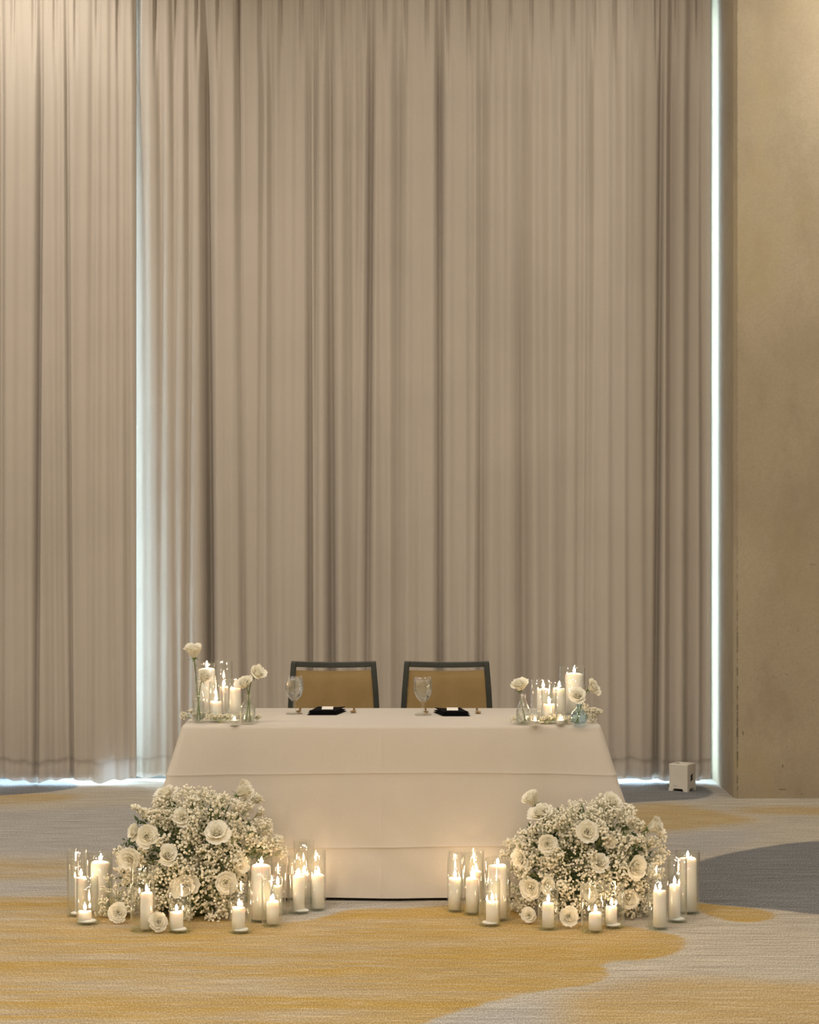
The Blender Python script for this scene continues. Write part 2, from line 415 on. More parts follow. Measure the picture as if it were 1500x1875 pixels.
while g > -950:
    g -= rng.uniform(18, 44); G_L.append((g, rng.uniform(4, 9), rng.uniform(.015, .055)))
def panel(name, p0, p1, grooves, base, hemf, pinch0, nrow=64, step=1.6, off=0.0, zmin=None):
    ps = np.arange(p0, p1+.01, step); ps[-1] = p1
    tt = np.linspace(0, 1, nrow); zs = ZT*(tt**.9)
    # extra rows by the hem
    zs = np.unique(np.r_[zs, .02, .05, .09, .12, .135, .15, .17, .2, 4.4, 4.55, 4.7, 4.8, 4.9]); 
    PX, Z = np.meshgrid(ps, zs)
    hem = hemf(ps)[None, :] if zmin is None else np.maximum(hemf(ps), zmin)[None, :]
    Zr = hem + (ZT-hem)*(Z/ZT)
    D = np.zeros_like(PX)
    r = np.random.RandomState(3)
    top = np.clip((Zr-4.15)/.85, 0, 1); top = top*top*(3-2*top)
    for i, (gx, gw, gd) in enumerate(grooves):
        dr = r.uniform(-2.2, 2.2); ph = r.uniform(0, 6)
        c = gx + dr*(Zr-2.6) + 1.5*np.sin(Zr*1.1+ph)*(gd < .03)
        am = 1.45*gd*(1-.55*top)*(1+.25*np.sin(Zr*.8+ph))
        D += am*np.exp(-((PX-c)/(gw*1.15))**2)
    D += .0025*np.sin(PX*.19+Zr*.6)+.0018*np.sin(PX*.41-Zr*.35+1)
    ph = ((PX-pinch0)/38.3) % 1.0
    cusp = 1-np.abs(np.sin(PI*ph))**.55
    D += top**1.6*.045*cusp - top**2*.012*np.exp(-((np.minimum(ph, 1-ph)-.13)/.05)**2)
    D += base(PX, Zr)
    # stitched hem: fabric doubles and puckers
    hz = Zr-hem
    D += -.004*np.exp(-((hz-.06)/.05)**2)*(.6+.6*np.sin(PX*.55)) + .006*np.exp(-((hz-.115)/.006)**2)
    Y = CUR_Y + D + off
    X = x_of(PX, CUR_Y)
    n0, n1 = PX.shape
    V = np.stack([X, Y, Zr], -1).reshape(-1, 3)
    I = np.arange(n0*n1).reshape(n0, n1)
    Q = np.stack([I[:-1,:-1], I[:-1,1:], I[1:,1:], I[1:,:-1]], -1).reshape(-1, 4)
    return V, Q, ps, Zr
def np_mesh(name, V, Q):
    m = bpy.data.meshes.new(name); k = Q.shape[1]
    m.vertices.add(len(V)); m.vertices.foreach_set('co', np.ascontiguousarray(V, np.float32).ravel())
    m.loops.add(len(Q)*k); m.loops.foreach_set('vertex_index', np.ascontiguousarray(Q, np.int32).ravel())
    m.polygons.add(len(Q)); m.polygons.foreach_set('loop_start', np.arange(0, len(Q)*k, k, dtype=np.int32))
    m.polygons.foreach_set('loop_total', np.full(len(Q), k, np.int32))
    m.update(calc_edges=True); m.validate()
    m.polygons.foreach_set('use_smooth', np.ones(len(m.polygons), bool)); return m
def base_R(PX, Z):
    t = np.clip((374-PX)/124, 0, 1.2); g = np.clip((4.35-Z)/3.4, 0, 1)
    return (.015+.165*g)*t
def base_L(PX, Z):
    e = np.clip((PX-236)/14, 0, 1)
    return -.055 + .028*e*e
hem_R = lambda p: .027+.009*np.sin(p*.045)+.006*np.sin(p*.13+2)+.010*np.clip((p-1200)/60, 0, 1)*np.clip((1230-p)/10, -1, 0)
hem_L = lambda p: .027+.012*np.sin(p*.055+1.0)+.006*np.sin(p*.16)
for nm, p0, p1, gr, bs, hf, pin, lab in (
    ('curtain', 236, 1302, G_R, base_R, hem_R, 437, 'wide taupe curtain panel behind the table reaching the concrete wall'),
    ('curtain', -930, 250, G_L, base_L, hem_L, 26, 'taupe curtain panel overlapping in front of its neighbour away from the concrete wall')):
    t = thing(nm, (0, 0, 0), lab, 'curtain')
    V, Q, ps, Zr = panel(nm, p0, p1, gr, bs, hf, pin)
    ob('curtain_face', np_mesh('curtain_face', V, Q), M['curtain'], t)
    V, Q, ps, Zr = panel(nm, p0, p1, gr, bs, hf, pin, off=.022, zmin=.05)  # opaque layer added behind the face to hold back the window light
    if p0 < 0:
        vp = V[:,0]*F/CUR_Y+CX
        V[:,1] += .13*np.clip(1-V[:,2]/.7, 0, 1)**1.5*np.clip(1-np.abs(vp-212)/45, 0, 1)  # bulged back so the glow at the hem fades softly
    c = V[Q].mean(1); pxx = c[:,0]*F/CUR_Y+CX
    if p0 < 0:
        keep = ~((pxx > 186) & (pxx < 238) & (c[:,2] < .17))  # cut away so window light glows through the face above the hem
        Q = Q[keep]
    ob('added_lining', np_mesh('added_lining', V, Q), M['added_lining'], t)
    x0, x1 = x_of(p0), x_of(p1)
    boxm((x0, CUR_Y-.03, ZT), (x1, CUR_Y+.06, ZT+.05)).obj('heading_tape', M['curtain'], t, smooth=False)
tr = boxm((XL, CUR_Y-.05, ZT+.05), (REV, CUR_Y+.09, ZC)).obj('curtain_track', M['frame_metal'], smooth=False)
tag(tr, 'long grey metal curtain track under the ceiling', 'curtain track')

# ------------------------------------------------------------------ table and cloth
TZ = .760; TY0, TY1 = 8.465, 9.225; TXC = -.079; TH = .915
TYC = (TY0+TY1)/2; THY = (TY1-TY0)/2
CLZ = TZ+.003
tb = thing('folding_table', (TXC, TYC, 0), 'rectangular folding table hidden under the long cloth', 'table')
boxm((-TH+.012, -THY+.012, TZ-.04), (TH-.012, THY-.012, TZ-.002)).obj('tabletop', M['table_top'], tb, bevel=.006, smooth=False)
for sx_ in (-1, 1):
    for sy_ in (-1, 1):
        MB().tube([(sx_*.72, sy_*.28, 0), (sx_*.72, sy_*.28, TZ-.04)], .016, 12).obj('leg', M['table_leg'], tb)
    MB().tube([(sx_*.72, -.28, .12), (sx_*.72, .28, .12)], .011, 8).obj('crossbar', M['table_leg'], tb)
def tablecloth():
    hx, hy, rc = TH, THY, .02
    per = []   # (x, y, outward nx, ny, corner weight, along)
    def seg(x0, y0, x1, y1, nx_, ny_, n):
        for i in range(n): k = i/n; per.append((x0+(x1-x0)*k, y0+(y1-y0)*k, nx_, ny_))
    def arc(cx, cy, a0, n=10):
        for i in range(n): a = a0+PI/2*i/n; per.append((cx+rc*math.cos(a), cy+rc*math.sin(a), math.cos(a), math.sin(a)))
    seg(-hx+rc, -hy, hx-rc, -hy, 0, -1, 320); arc(hx-rc, -hy+rc, -PI/2)
    seg(hx, -hy+rc, hx, hy-rc, 1, 0, 60); arc(hx-rc, hy-rc, 0)
    seg(hx-rc, hy, -hx+rc, hy, 0, 1, 150); arc(-hx+rc, hy-rc, PI/2)
    seg(-hx, hy-rc, -hx, -hy+rc, -1, 0, 60); arc(-hx+rc, -hy+rc, PI)
    n = len(per); v = []; f = []
    rr = [0, .25, .5, .7, .85, 1.0]
    NR = 60
    rows = []
    # top: concentric rings inward
    for k in (.0, .3, .7, .95, .985, .996):
        rows.append([(x*k, y*k, CLZ) for x, y, _, _ in per])
    svals = sorted(set([j/NR for j in range(NR+1)] + [(CLZ-.002-zf-d)/(CLZ-.016) for zf in (.555, .235) for d in (-.016,-.010,-.006,-.003,-.0015,0,.0015,.003,.006,.010)]))
    for s in svals:
        row = []
        zz = CLZ-.002 - s*(CLZ-.016)
        for i, (x, y, nx_, ny_) in enumerate(per):
            dx = hx-abs(x); dy = hy-abs(y); dc = math.hypot(dx, dy)
            w = math.exp(-(dc/.115)**2)
            o = .004+.012*(1-math.exp(-s*14)) + .016*s
            al = x if abs(ny_) > .7 else y*1.7+3
            o += s*(.007*math.sin(al*7.0+1.2)+.005*math.sin(al*13.0+s*2))*(1-w)
            # neighbours of the corner cascade pull in a little
            w2 = math.exp(-((dc-.23)/.08)**2); o -= .030*s*w2
            fx = math.copysign(1, x); fy = math.copysign(1, y)
            fl_ = .25*s**1.2
            X = x+nx_*o + fx*fl_*w*(.95); Y = y+ny_*o + fy*fl_*w*.42
            z = zz
            # pressed fold lines of the packed cloth
            for zf, am in ((.555+.004*math.sin(x*3.1+1), .0034), (.235+.004*math.sin(x*3.7), .0042)):
                q = z-zf; dl = am*math.exp(-abs(q)/(.004 if q < 0 else .012)) - am*.55*math.exp(-((q+.03)/.03)**2)
                X += nx_*dl; Y += ny_*dl
            if ny_ < -.9:
                q = x+.045; Y -= .0045*math.exp(-abs(q)/.006)*(.4+.6*math.sin(s*9)**2)
                Y -= .003*math.sin(x*23+z*31)*math.exp(-((z-.2)/.2)**2)*math.exp(-((x+.05)/.22)**2)
            z -= .006*w*s
            row.append((X, Y, max(.012, z)))
        rows.append(row)
    for r in rows: v += r
    for a in range(len(rows)-1):
        for i in range(n):
            j = (i+1) % n; f.append((a*n+i, a*n+j, (a+1)*n+j, (a+1)*n+i))
    m = me('tablecloth', v, f)
    bm = bmesh.new(); bm.from_mesh(m); bmesh.ops.remove_doubles(bm, verts=bm.verts, dist=1e-6); bmesh.ops.recalc_face_normals(bm, faces=bm.faces); bm.to_mesh(m); bm.free()
    m.polygons.foreach_set('use_smooth', [True]*len(m.polygons))
    return tag(ob('tablecloth', m, M['tablecloth'], loc=(TXC, TYC, 0)), 'ivory floor length tablecloth with pressed fold creases over the table', 'tablecloth')
tablecloth()
TOP = CLZ+.002

# ------------------------------------------------------------------ chairs
def chair(xc, label):
    Y = 9.74; t = thing('banquet_chair', (xc, Y, 0), label, 'chair', 'chairs behind the table')
    # local: -y faces the table; back posts at y=+0
    def post(s): return [(s*.232, .03, .42), (s*.222, .015, .62), (s*.212, .0, .80), (s*.200, -.004, .945)]
    for s in (-1, 1):
        pts = post(s); v = []; f = []
        for x, y, z in pts:
            v += [(x-.014, y-.016, z), (x+.014, y-.016, z), (x+.014, y+.016, z), (x-.014, y+.016, z)]
        for k in range(3):
            for i in range(4): j = (i+1) % 4; f.append((k*4+i, k*4+j, k*4+4+j, k*4+4+i))
        f += [(3,2,1,0), (12,13,14,15)]
        MB().add(v, f).obj('back_post', M['chair_frame'], t, bevel=.004, smooth=False)
        b = MB()
        for (xa, ya, za), (xb, yb, zb) in (((s*.232, .03, .44), (s*.24, .10, 0)),):
            b.add([(xa-.014,ya-.016,za),(xa+.014,ya-.016,za),(xa+.014,ya+.016,za),(xa-.014,ya+.016,za),(xb-.011,yb-.013,zb),(xb+.011,yb-.013,zb),(xb+.011,yb+.013,zb),(xb-.011,yb+.013,zb)],
                  [(0,1,2,3),(7,6,5,4),(0,4,5,1),(1,5,6,2),(2,6,7,3),(3,7,4,0)])
        b.obj('rear_leg', M['chair_frame'], t, bevel=.003, smooth=False)
        boxm((s*.215-.014, -.385, 0), (s*.215+.014, -.357, .41)).obj('front_leg', M['chair_frame'], t, bevel=.003, smooth=False)
        boxm((s*.222-.011, -.36, .37), (s*.222+.011, .03, .41)).obj('seat_rail', M['chair_frame'], t, bevel=.003, smooth=False)
    boxm((-.20, -.382, .37), (.20, -.36, .41)).obj('seat_rail', M['chair_frame'], t, bevel=.003, smooth=False)
    # bowed top rail
    v = []; f = []; N = 16
    for i in range(N+1):
        x = -.213+.426*i/N; bow = 1-(x/.213)**2; y = -.004+.035*bow; z = .948-.008*bow
        v += [(x, y-.016, z-.027), (x, y+.014, z-.027), (x, y+.014, z), (x, y-.016, z)]
    for i in range(N):
        for k in range(4): f.append((i*4+k, i*4+(k+1) % 4, i*4+4+(k+1) % 4, i*4+4+k))
    f += [(0,1,2,3), (N*4+3, N*4+2, N*4+1, N*4)]
    MB().add(v, f).obj('top_rail', M['chair_frame'], t, bevel=.003, smooth=False)
    # upholstered back panel
    v = []; f = []; NX, NZ = 18, 14
    for side in (0, 1):
        for j in range(NZ+1):
            for i in range(NX+1):
                u = i/NX*2-1; w = j/NZ; z = .52+.382*w
                hw = .224-.030*(z-.5)/.45 - .0065
                bow = 1-u*u; pad = (1-abs(u)**8)*(1-abs(2*w-1)**10)
                y = .008+.033*bow - (z-.62)*.045
                y += (-.004-.012*pad) if side == 0 else (.004+.008*pad)
                v.append((u*hw, y, z-.006*bow*w))
    def I(s, j, i): return s*(NX+1)*(NZ+1)+j*(NX+1)+i
    for j in range(NZ):
        for i in range(NX):
            f.append((I(0,j,i), I(0,j,i+1), I(0,j+1,i+1), I(0,j+1,i))); f.append((I(1,j,i), I(1,j+1,i), I(1,j+1,i+1), I(1,j,i+1)))
    for i in range(NX):
        f.append((I(0,0,i), I(1,0,i), I(1,0,i+1), I(0,0,i+1))); f.append((I(0,NZ,i), I(0,NZ,i+1), I(1,NZ,i+1), I(1,NZ,i)))
    for j in range(NZ):
        f.append((I(0,j,0), I(0,j+1,0), I(1,j+1,0), I(1,j,0))); f.append((I(0,j,NX), I(1,j,NX), I(1,j+1,NX), I(0,j+1,NX)))
    MB().add(v, f).obj('backrest', M['chair_fabric'], t, auto=.9)
    boxm((-.215, -.39, .41), (.215, .0, .475)).obj('seat', M['chair_fabric'], t, bevel=.022, seg=4)
chair((611-750)*9.74/F, 'dark framed chair with tan fabric back on the curtain overlap side')
chair((818-750)*9.74/F, 'dark framed chair with tan fabric back on the concrete wall side')

# ------------------------------------------------------------------ place settings
def tabpt(x, y): return fl(x, y, TOP)
def goblet(x, y, label):
    p = tabpt(x, y-2); t = thing('water_goblet', p, label, 'goblet', 'water goblets'); t.scale = (1.09, 1.09, 1.06)
    r = [(.0, .002), (.036, .0), (.0365, .002), (.030, .005), (.012, .009), (.0062, .014), (.0052, .030), (.0085, .037), (.0052, .043), (.006, .050), (.012, .058), (.028, .076), (.037, .096), (.0405, .116), (.0385, .140), (.0345, .164)]
    inn = [(.0333, .164), (.0373, .140), (.0393, .116), (.0358, .097), (.027, .078), (.011, .061), (0, .058)]
    MB().lathe(r+inn, 36).obj('glass', M['glass'], t)
    MB().lathe([(0, .0595), (.0105, .0625), (.0262, .0785), (.0350, .0975), (.0385, .116), (.0366, .140), (.0355, .150), (0, .150)], 36).obj('water', M['water'], t, auto=.8)
goblet(539, 1309, 'stemmed water goblet in front of the chair on the curtain overlap side')
goblet(774.5, 1311, 'stemmed water goblet in front of the chair on the concrete wall side')
def napkin(xl, xr, yb, lean, label, clabel, seed):
    a = tabpt((xl+xr)/2, yb); w = (xr-xl)*a.y/F; d = .17
    t = thing('folded_napkin', (a.x, a.y+d/2, TOP), label, 'napkin')
    r = random.Random(seed)
    for k, (hw, hd, z0, th) in enumerate(((.50, .5, 0, .008), (.485, .48, .008, .007), (.46, .46, .015, .007))):
        v = []; f = []; NX, NY = 12, 8
        for s in (0, 1):
            for j in range(NY+1):
                for i in range(NX+1):
                    u = i/NX*2-1; q = j/NY*2-1
                    x = u*hw*w + lean*q*.02; y = q*hd*d
                    z = z0 + s*th*(1-.45*abs(u)**6)*(1-.45*abs(q)**6) + (.005*abs(u)**3*(q > -.2)*(q+.2) if k == 2 else 0)
                    v.append((x, y, z))
        def I(s, j, i): return s*(NX+1)*(NY+1)+j*(NX+1)+i
        for j in range(NY):
            for i in range(NX):
                f.append((I(1,j,i), I(1,j,i+1), I(1,j+1,i+1), I(1,j+1,i))); f.append((I(0,j,i), I(0,j+1,i), I(0,j+1,i+1), I(0,j,i+1)))
        for i in range(NX): f.append((I(0,0,i), I(0,0,i+1), I(1,0,i+1), I(1,0,i))); f.append((I(0,NY,i), I(1,NY,i), I(1,NY,i+1), I(0,NY,i+1)))
        for j in range(NY): f.append((I(0,j,0), I(1,j,0), I(1,j+1,0), I(0,j+1,0))); f.append((I(0,j,NX), I(0,j+1,NX), I(1,j+1,NX), I(1,j,NX)))
        MB().add(v, f).obj('fold_layer', M['napkin'], t, auto=1.0)
    c = boxm((-.026, -.05, 0), (.026, .03, .003)).obj('place_card', M['card'], None, (a.x+.003, a.y+d/2-.01, TOP+.0225), (.10, 0, 0), smooth=False)
    tag(c, clabel, 'card', 'cards on the napkins')
napkin(571, 624, 1309, 1, 'folded black napkin between the goblet and fork on the curtain overlap side', 'small white card lying on the napkin nearer the curtain overlap', 1)
napkin(803, 853, 1311, -1, 'folded black napkin between the goblet and fork on the concrete wall side', 'small white card lying on the napkin nearer the concrete wall', 2)
def fork(x, y, label):
    p = tabpt(x, y); t = thing('gold_fork', p, label, 'fork', 'gold forks')
    b = MB().tube([(0, .055, .004), (0, .08, .004), (0, .12, .005), (0, .19, .003)], [.004, .0025, .003, .006], 8)
    b.obj('handle', M['gold'], t)
    boxm((-.012, .03, .002), (.012, .058, .005)).obj('fork_neck', M['gold'], t, bevel=.001, smooth=False)
    for i in range(4):
        xx = -.0105+.007*i
        MB().tube([(xx, .032, .003), (xx, .016, .005), (xx, .0, .013)], [.0019, .0019, .0013], 6).obj('tine', M['gold'], t)
fork(646.5, 1306, 'gold fork lying beside the napkin on the curtain overlap side')
fork(876, 1307.5, 'gold fork lying beside the napkin on the concrete wall side')
def spoon(x, y, label):
    p = tabpt(x, y); t = thing('gold_spoon', p, label, 'spoon', 'gold spoons')
    v = []; f = []; n = 16
    prof = [(0, -.0), (.5, .001), (1, .006)]
    v.append((0, .022, .001))
    for k, zz in ((.5, .002), (1, .007)):
        v += [(.0135*k*math.sin(2*PI*i/n), .022+.021*k*math.cos(2*PI*i/n), zz) for i in range(n)]
    for i in range(n): j = (i+1) % n; f += [(0, 1+i, 1+j), (1+i, 1+n+i, 1+n+j, 1+j)]
    bo = MB().add(v, f).obj('bowl', M['gold'], t)
    s = bo.modifiers.new('thick', 'SOLIDIFY'); s.thickness = .0012
    MB().tube([(0, .043, .006), (0, .06, .006), (0, .11, .005), (0, .18, .003)], [.003, .0022, .003, .0055], 8).obj('handle', M['gold'], t)
spoon(546, 1306, 'gold spoon behind the goblet on the curtain overlap side')
spoon(780, 1307, 'gold spoon behind the goblet on the concrete wall side')

# ------------------------------------------------------------------ white device by the wall
def device():
    c = fl(1259, 1450.5); s = .124; h = .165; ang = math.radians(33)
    # near corner is (+h,-h) of the rotated square
    R = Matrix.Rotation(-ang, 3, 'Z')
    corner = R @ Vector((s/2, -s/2, 0))
    t = thing('air_purifier', (c.x-corner.x, c.y-corner.y, 0), 'small white plastic box device with feet and dark cross mark by the concrete wall', 'device', rotz=-ang)
    a = s/2
    # tapered body
    v = []; rings = [(.014, a*1.0), (.022, a*.99), (.07, a*.97), (h-.03, a*.985), (h-.004, a*1.0), (h, a*.97)]
    f = []
    for z, q in rings: v += [(-q, -q, z), (q, -q, z), (q, q, z), (-q, q, z)]
    for k in range(len(rings)-1):
        for i in range(4): j = (i+1) % 4; f.append((k*4+i, k*4+j, k*4+4+j, k*4+4+i))
    f.append((3,2,1,0))
    # recessed top tray
    n = len(v); q = a*.62; z = h; tl = (len(rings)-1)*4
    v += [(-q,-q,z),(q,-q,z),(q,q,z),(-q,q,z),(-q*.95,-q*.95,z-.014),(q*.95,-q*.95,z-.014),(q*.95,q*.95,z-.014),(-q*.95,q*.95,z-.014)]
    for i in range(4):
        j = (i+1) % 4; f.append((tl+i, tl+j, n+j, n+i)); f.append((n+i, n+j, n+4+j, n+4+i))
    f.append((n+4, n+5, n+6, n+7))
    MB().add(v, f).obj('body', M['device'], t, bevel=.004, smooth=False)
    for sx_ in (-1, 1):
        for sy_ in (-1, 1):
            q = a*1.02; r = .028
            x0, x1 = sorted((sx_*q, sx_*(q-r))); y0, y1 = sorted((sy_*q, sy_*(q-r)))
            MB().add([(x0,y0,0),(x1,y0,0),(x1,y1,0),(x0,y1,0),(x0-(.006 if sx_ > 0 else 0),y0-(.006 if sy_ > 0 else 0),.016),(x1+(.006 if sx_ < 0 else 0),y0-(.006 if sy_ > 0 else 0),.016),(x1+(.006 if sx_ < 0 else 0),y1+(.006 if sy_ < 0 else 0),.016),(x0-(.006 if sx_ > 0 else 0),y1+(.006 if sy_ < 0 else 0),.016)],
                     [(3,2,1,0),(4,5,6,7),(0,1,5,4),(1,2,6,5),(2,3,7,6),(3,0,4,7)]).obj('foot', M['device'], t, smooth=False)
    # seam, small vent dots and dark cross mark
    boxm((-a*.988, -a*.99, h-.034), (a*.988, -a*.976, h-.032)).obj('seam_line', M['device'], t, smooth=False)
    for xx, ww in ((-.022, .003), (-.012, .0045), (-.002, .003)):
        boxm((xx-ww/2-.008, -a*.995, .030), (xx+ww/2-.008, -a*.962, .030+ww)).obj('vent_dot', M['black'], t, smooth=False)
    for ang2, ln in ((.75, .036), (-.55, .048)):
        b = boxm((-.001, -.006, -ln/2), (.003, .006, ln/2))
        b.obj('dark_mark', M['black'], t, (a*.975, 0, .082), (ang2, 0, 0), smooth=False, bevel=.0015)
device()

# ------------------------------------------------------------------ candles and glass cylinders
def cyl_glass(name, p, R, H, label, cat='glass', group=None, mat='glass'):
    t = thing(name, p, label, cat, group)
    w = .0030; tb_ = .010
    MB().lathe([(R, tb_), (R, H-.0012), (R-w/2, H), (R-w, H-.0012), (R-w, tb_)], 40).obj('glass_wall', M[mat], t)
    MB().lathe([(0, .0), (R-.002, .0), (R, .002), (R, tb_), (0, tb_)], 40).obj('glass_base', M['glass_base'], t, auto=.7)
    return t
def flame_mesh(h=.030, r=.0062):
    pr = [(0, 0), (.55, .06), (.9, .2), (1.0, .34), (.86, .52), (.55, .72), (.25, .88), (0, 1.0)]
    return MB().lathe([(a*r, b*h) for a, b in pr], 12).mesh('flame')
FL = flame_mesh(); FLS = flame_mesh(.018, .0048)
def candle(p, R, H, label, group, seed=0, lit=True, pool=0, name='pillar_candle'):
    rd = random.Random(seed)
    t = thing(name, p, label, 'candle', group)
    b = MB(); n = 28; v = []; f = []
    prof = [(R*1.0, 0), (R, H*.5), (R*.995, H-.012), (R*.97, H-.005), (R*.90, H-.0008), (R*.82, H-.001), (R*.70, H-.004), (R*.3, H-.006)]
    for k, (r, z) in enumerate(prof):
        for i in range(n):
            a = 2*PI*i/n; wob = 1+.012*math.sin(3*a+seed)+.008*math.sin(7*a+2*seed)
            dz = (.0022*math.sin(2*a+seed*1.7)) if k >= 2 else 0
            v.append((r*wob*math.cos(a), r*wob*math.sin(a), z+dz))
    m = len(v); v += [(0, 0, H-.006), (0, 0, 0)]
    for k in range(len(prof)-1):
        for i in range(n): j = (i+1) % n; f.append((k*n+i, k*n+j, (k+1)*n+j, (k+1)*n+i))
    for i in range(n): j = (i+1) % n; f += [((len(prof)-1)*n+i, (len(prof)-1)*n+j, m), (j, i, m+1)]
    b.add(v, f).obj('wax_body', M['wax'], t)
    if pool:
        q = MB(); v = [(0, 0, .010)]; f = []
        for k, zz in ((.6, .009), (.9, .006), (1.0, .0005)):
            v += [(R*1.30*k*math.cos(2*PI*i/n)*(1+.12*math.sin(2*2*PI*i/n+seed)), R*1.12*k*math.sin(2*PI*i/n), zz) for i in range(n)]
        for i in range(n):
            j = (i+1) % n; f.append((0, 1+i, 1+j))
            for k in range(2): f.append((1+k*n+i, 1+(k+1)*n+i, 1+(k+1)*n+j, 1+k*n+j))
        f.append(tuple(1+2*n+i for i in range(n))[::-1])
        q.add(v, f).obj('wax_pool', M['wax'], t, (pool*R*.38, -.004, 0))
    MB().tube([(0, 0, H-.008), (.0006, 0, H+.003), (.002, 0, H+.009)], .0011, 6).obj('wick', M['wick'], t)
    if lit:
        ob('flame', FL, M['flame'], t, (.001, 0, H+.004), (0, rd.uniform(-.08, .08), 0), (1, 1, rd.uniform(.85, 1.1)))
    return t
def glass_candle(z0, g, c, glabel, clabel, lit=True, pool=0, grp=('glass cylinders', 'pillar candles'), seed=0):
    gl_, gr_, gt, gb = g; cl_, cr_, ct = c
    Yf = F*(HC-z0)/(gb-CY); R = (gr_-gl_)/2*Yf/F; Y = Yf+R*.9
    R = (gr_-gl_)/2*Y/F; X = ((gl_+gr_)/2-CX)*Y/F
    H = HC-(gt-CY)*Y/F - z0
    cyl_glass('glass_cylinder', (X, Y, z0), R, H, glabel, 'glass', grp[0])
    r = (cr_-cl_)/2*Y/F; cx = ((cl_+cr_)/2-CX)*Y/F
    r = min(r, R-.004); lim = max(0, R-.0035-r); cx = min(max(cx, X-lim), X+lim)
    ch = HC-(ct-CY)*Y/F - z0 - .0105
    candle((cx, Y, z0+.0105), r, ch, clabel, grp[1], seed, lit, pool)
FG = ('glass cylinders on the carpet', 'pillar candles on the carpet')
TG = ('glass cylinders on the table', 'pillar candles on the table')
LS = 'curtain-overlap mound'; RS = 'wall-side mound'
FLOOR_C = [
 # glass (left, right, top, base), candle (left, right, top), glass label, candle label, wax pool
 ((123,161,1555,1680), (137,158,1606), 'tall slim glass cylinder at the outer end of the '+LS, 'slim candle with a spread wax foot in the outermost tall glass, '+LS, -1),
 ((140,180,1606,1695), (143,168,1668), 'low glass cylinder with a burnt down stub at the outer front, '+LS, 'burnt down candle stub in the low outer glass, '+LS, 1),
 ((159,206,1562,1674), (166,201,1578), 'wide glass cylinder behind the sparse sprig, '+LS, 'thick pillar candle behind the sparse sprig, '+LS, 0),
 ((239,283,1586,1708), (257,280,1634), 'glass cylinder just beside the loose rose on its outer side, '+LS, 'medium slim candle beside the loose rose on its outer side, '+LS, 0),
 ((309,350,1622,1710), (310,335,1669), 'short glass cylinder just beside the loose rose on its table side, '+LS, 'short candle with wax foot beside the loose rose on its table side, '+LS, 1),
 ((420,460,1616,1711), (425,449,1661), 'short glass cylinder alone in front of the thick pillar candle, '+LS, 'short candle with wax foot standing in front of the thick pillar, '+LS, 1),
 ((453,499,1569,1690), (460,496,1584), 'wide glass cylinder between the mound and table front, '+LS, 'thick tall pillar candle between the mound and table front, '+LS, 0),
 ((479,517,1607,1698), (488,511,1650), 'glass cylinder overlapping the thick pillar on its table side, '+LS, 'short candle overlapping the thick pillar on its table side, '+LS, 0),
 ((494,524,1581,1678), (500,517,1621), 'narrow glass cylinder half hidden behind the short candle, '+LS, 'narrow candle half hidden behind the short one, '+LS, 0),
 ((526,564,1565,1675), (536,558,1604), 'glass cylinder in front of the tallest empty topped glass, '+LS, 'medium candle with wax foot in front of the tallest glass, '+LS, 1),
 ((563,597,1557,1669), (571,594,1601), 'glass cylinder closest to the bare middle of the table front, '+LS, 'medium candle closest to the bare middle of the table front, '+LS, 0),
 ((538,575,1538,1657), (546,568,1599), 'tallest glass cylinder standing against the cloth, '+LS, 'medium candle in the tallest glass against the cloth, '+LS, 0),
 ((819,848,1559,1671), (821,845,1607), 'glass cylinder closest to the bare middle of the table front, '+RS, 'medium candle closest to the bare middle of the table front, '+RS, 0),
 ((848,886,1562,1677), (853,876,1608), 'glass cylinder second from the bare middle of the table front, '+RS, 'medium candle second from the bare middle of the table front, '+RS, 0),
 ((850,887,1556,1658), (861,883,1595), 'glass cylinder against the cloth behind another candle, '+RS, 'candle against the cloth showing above another candle, '+RS, 0),
 ((888,935,1571,1688), (894,928,1584), 'wide glass cylinder between the mound and table front, '+RS, 'thick tall pillar candle between the mound and table front, '+RS, 0),
 ((877,916,1610,1698), (890,913,1650), 'short glass cylinder in front of the thick pillar beside the mound, '+RS, 'short candle in front of the thick pillar beside the mound, '+RS, -1),
 ((985,1023,1622,1705), (993,1015,1653), 'short glass cylinder beside the loose rose on its table middle side, '+RS, 'short candle beside the loose rose on its table middle side, '+RS, 0),
 ((1064,1104,1616,1710), (1079,1103,1671), 'short glass cylinder standing foremost beside the loose rose, '+RS, 'shortest candle standing foremost beside the loose rose, '+RS, 0),
 ((1105,1144,1616,1702), (1109,1130,1659), 'short glass cylinder with a leaning wax foot against the mound, '+RS, 'short candle with a spread wax foot against the mound, '+RS, 1),
 ((1186,1223,1586,1704), (1196,1220,1630), 'glass cylinder at the outer front of the '+RS, 'medium candle in the outer front glass, '+RS, 0),
 ((1222,1258,1566,1691), (1225,1246,1620), 'tall glass cylinder with a dripping candle, '+RS, 'dripping grooved candle in tall glass, '+RS, 1),
 ((1237,1282,1559,1675), (1241,1276,1571), 'wide glass cylinder at the outer end of the '+RS, 'tall thick pillar candle at the outer end of the '+RS, 0),
]
for k, (g_, c_, a_, b_, p_) in enumerate(FLOOR_C): glass_candle(0.0012, g_, c_, a_, b_, True, p_, FG, k)
LT = 'curtain-overlap table cluster'; RT = 'wall-side table cluster'
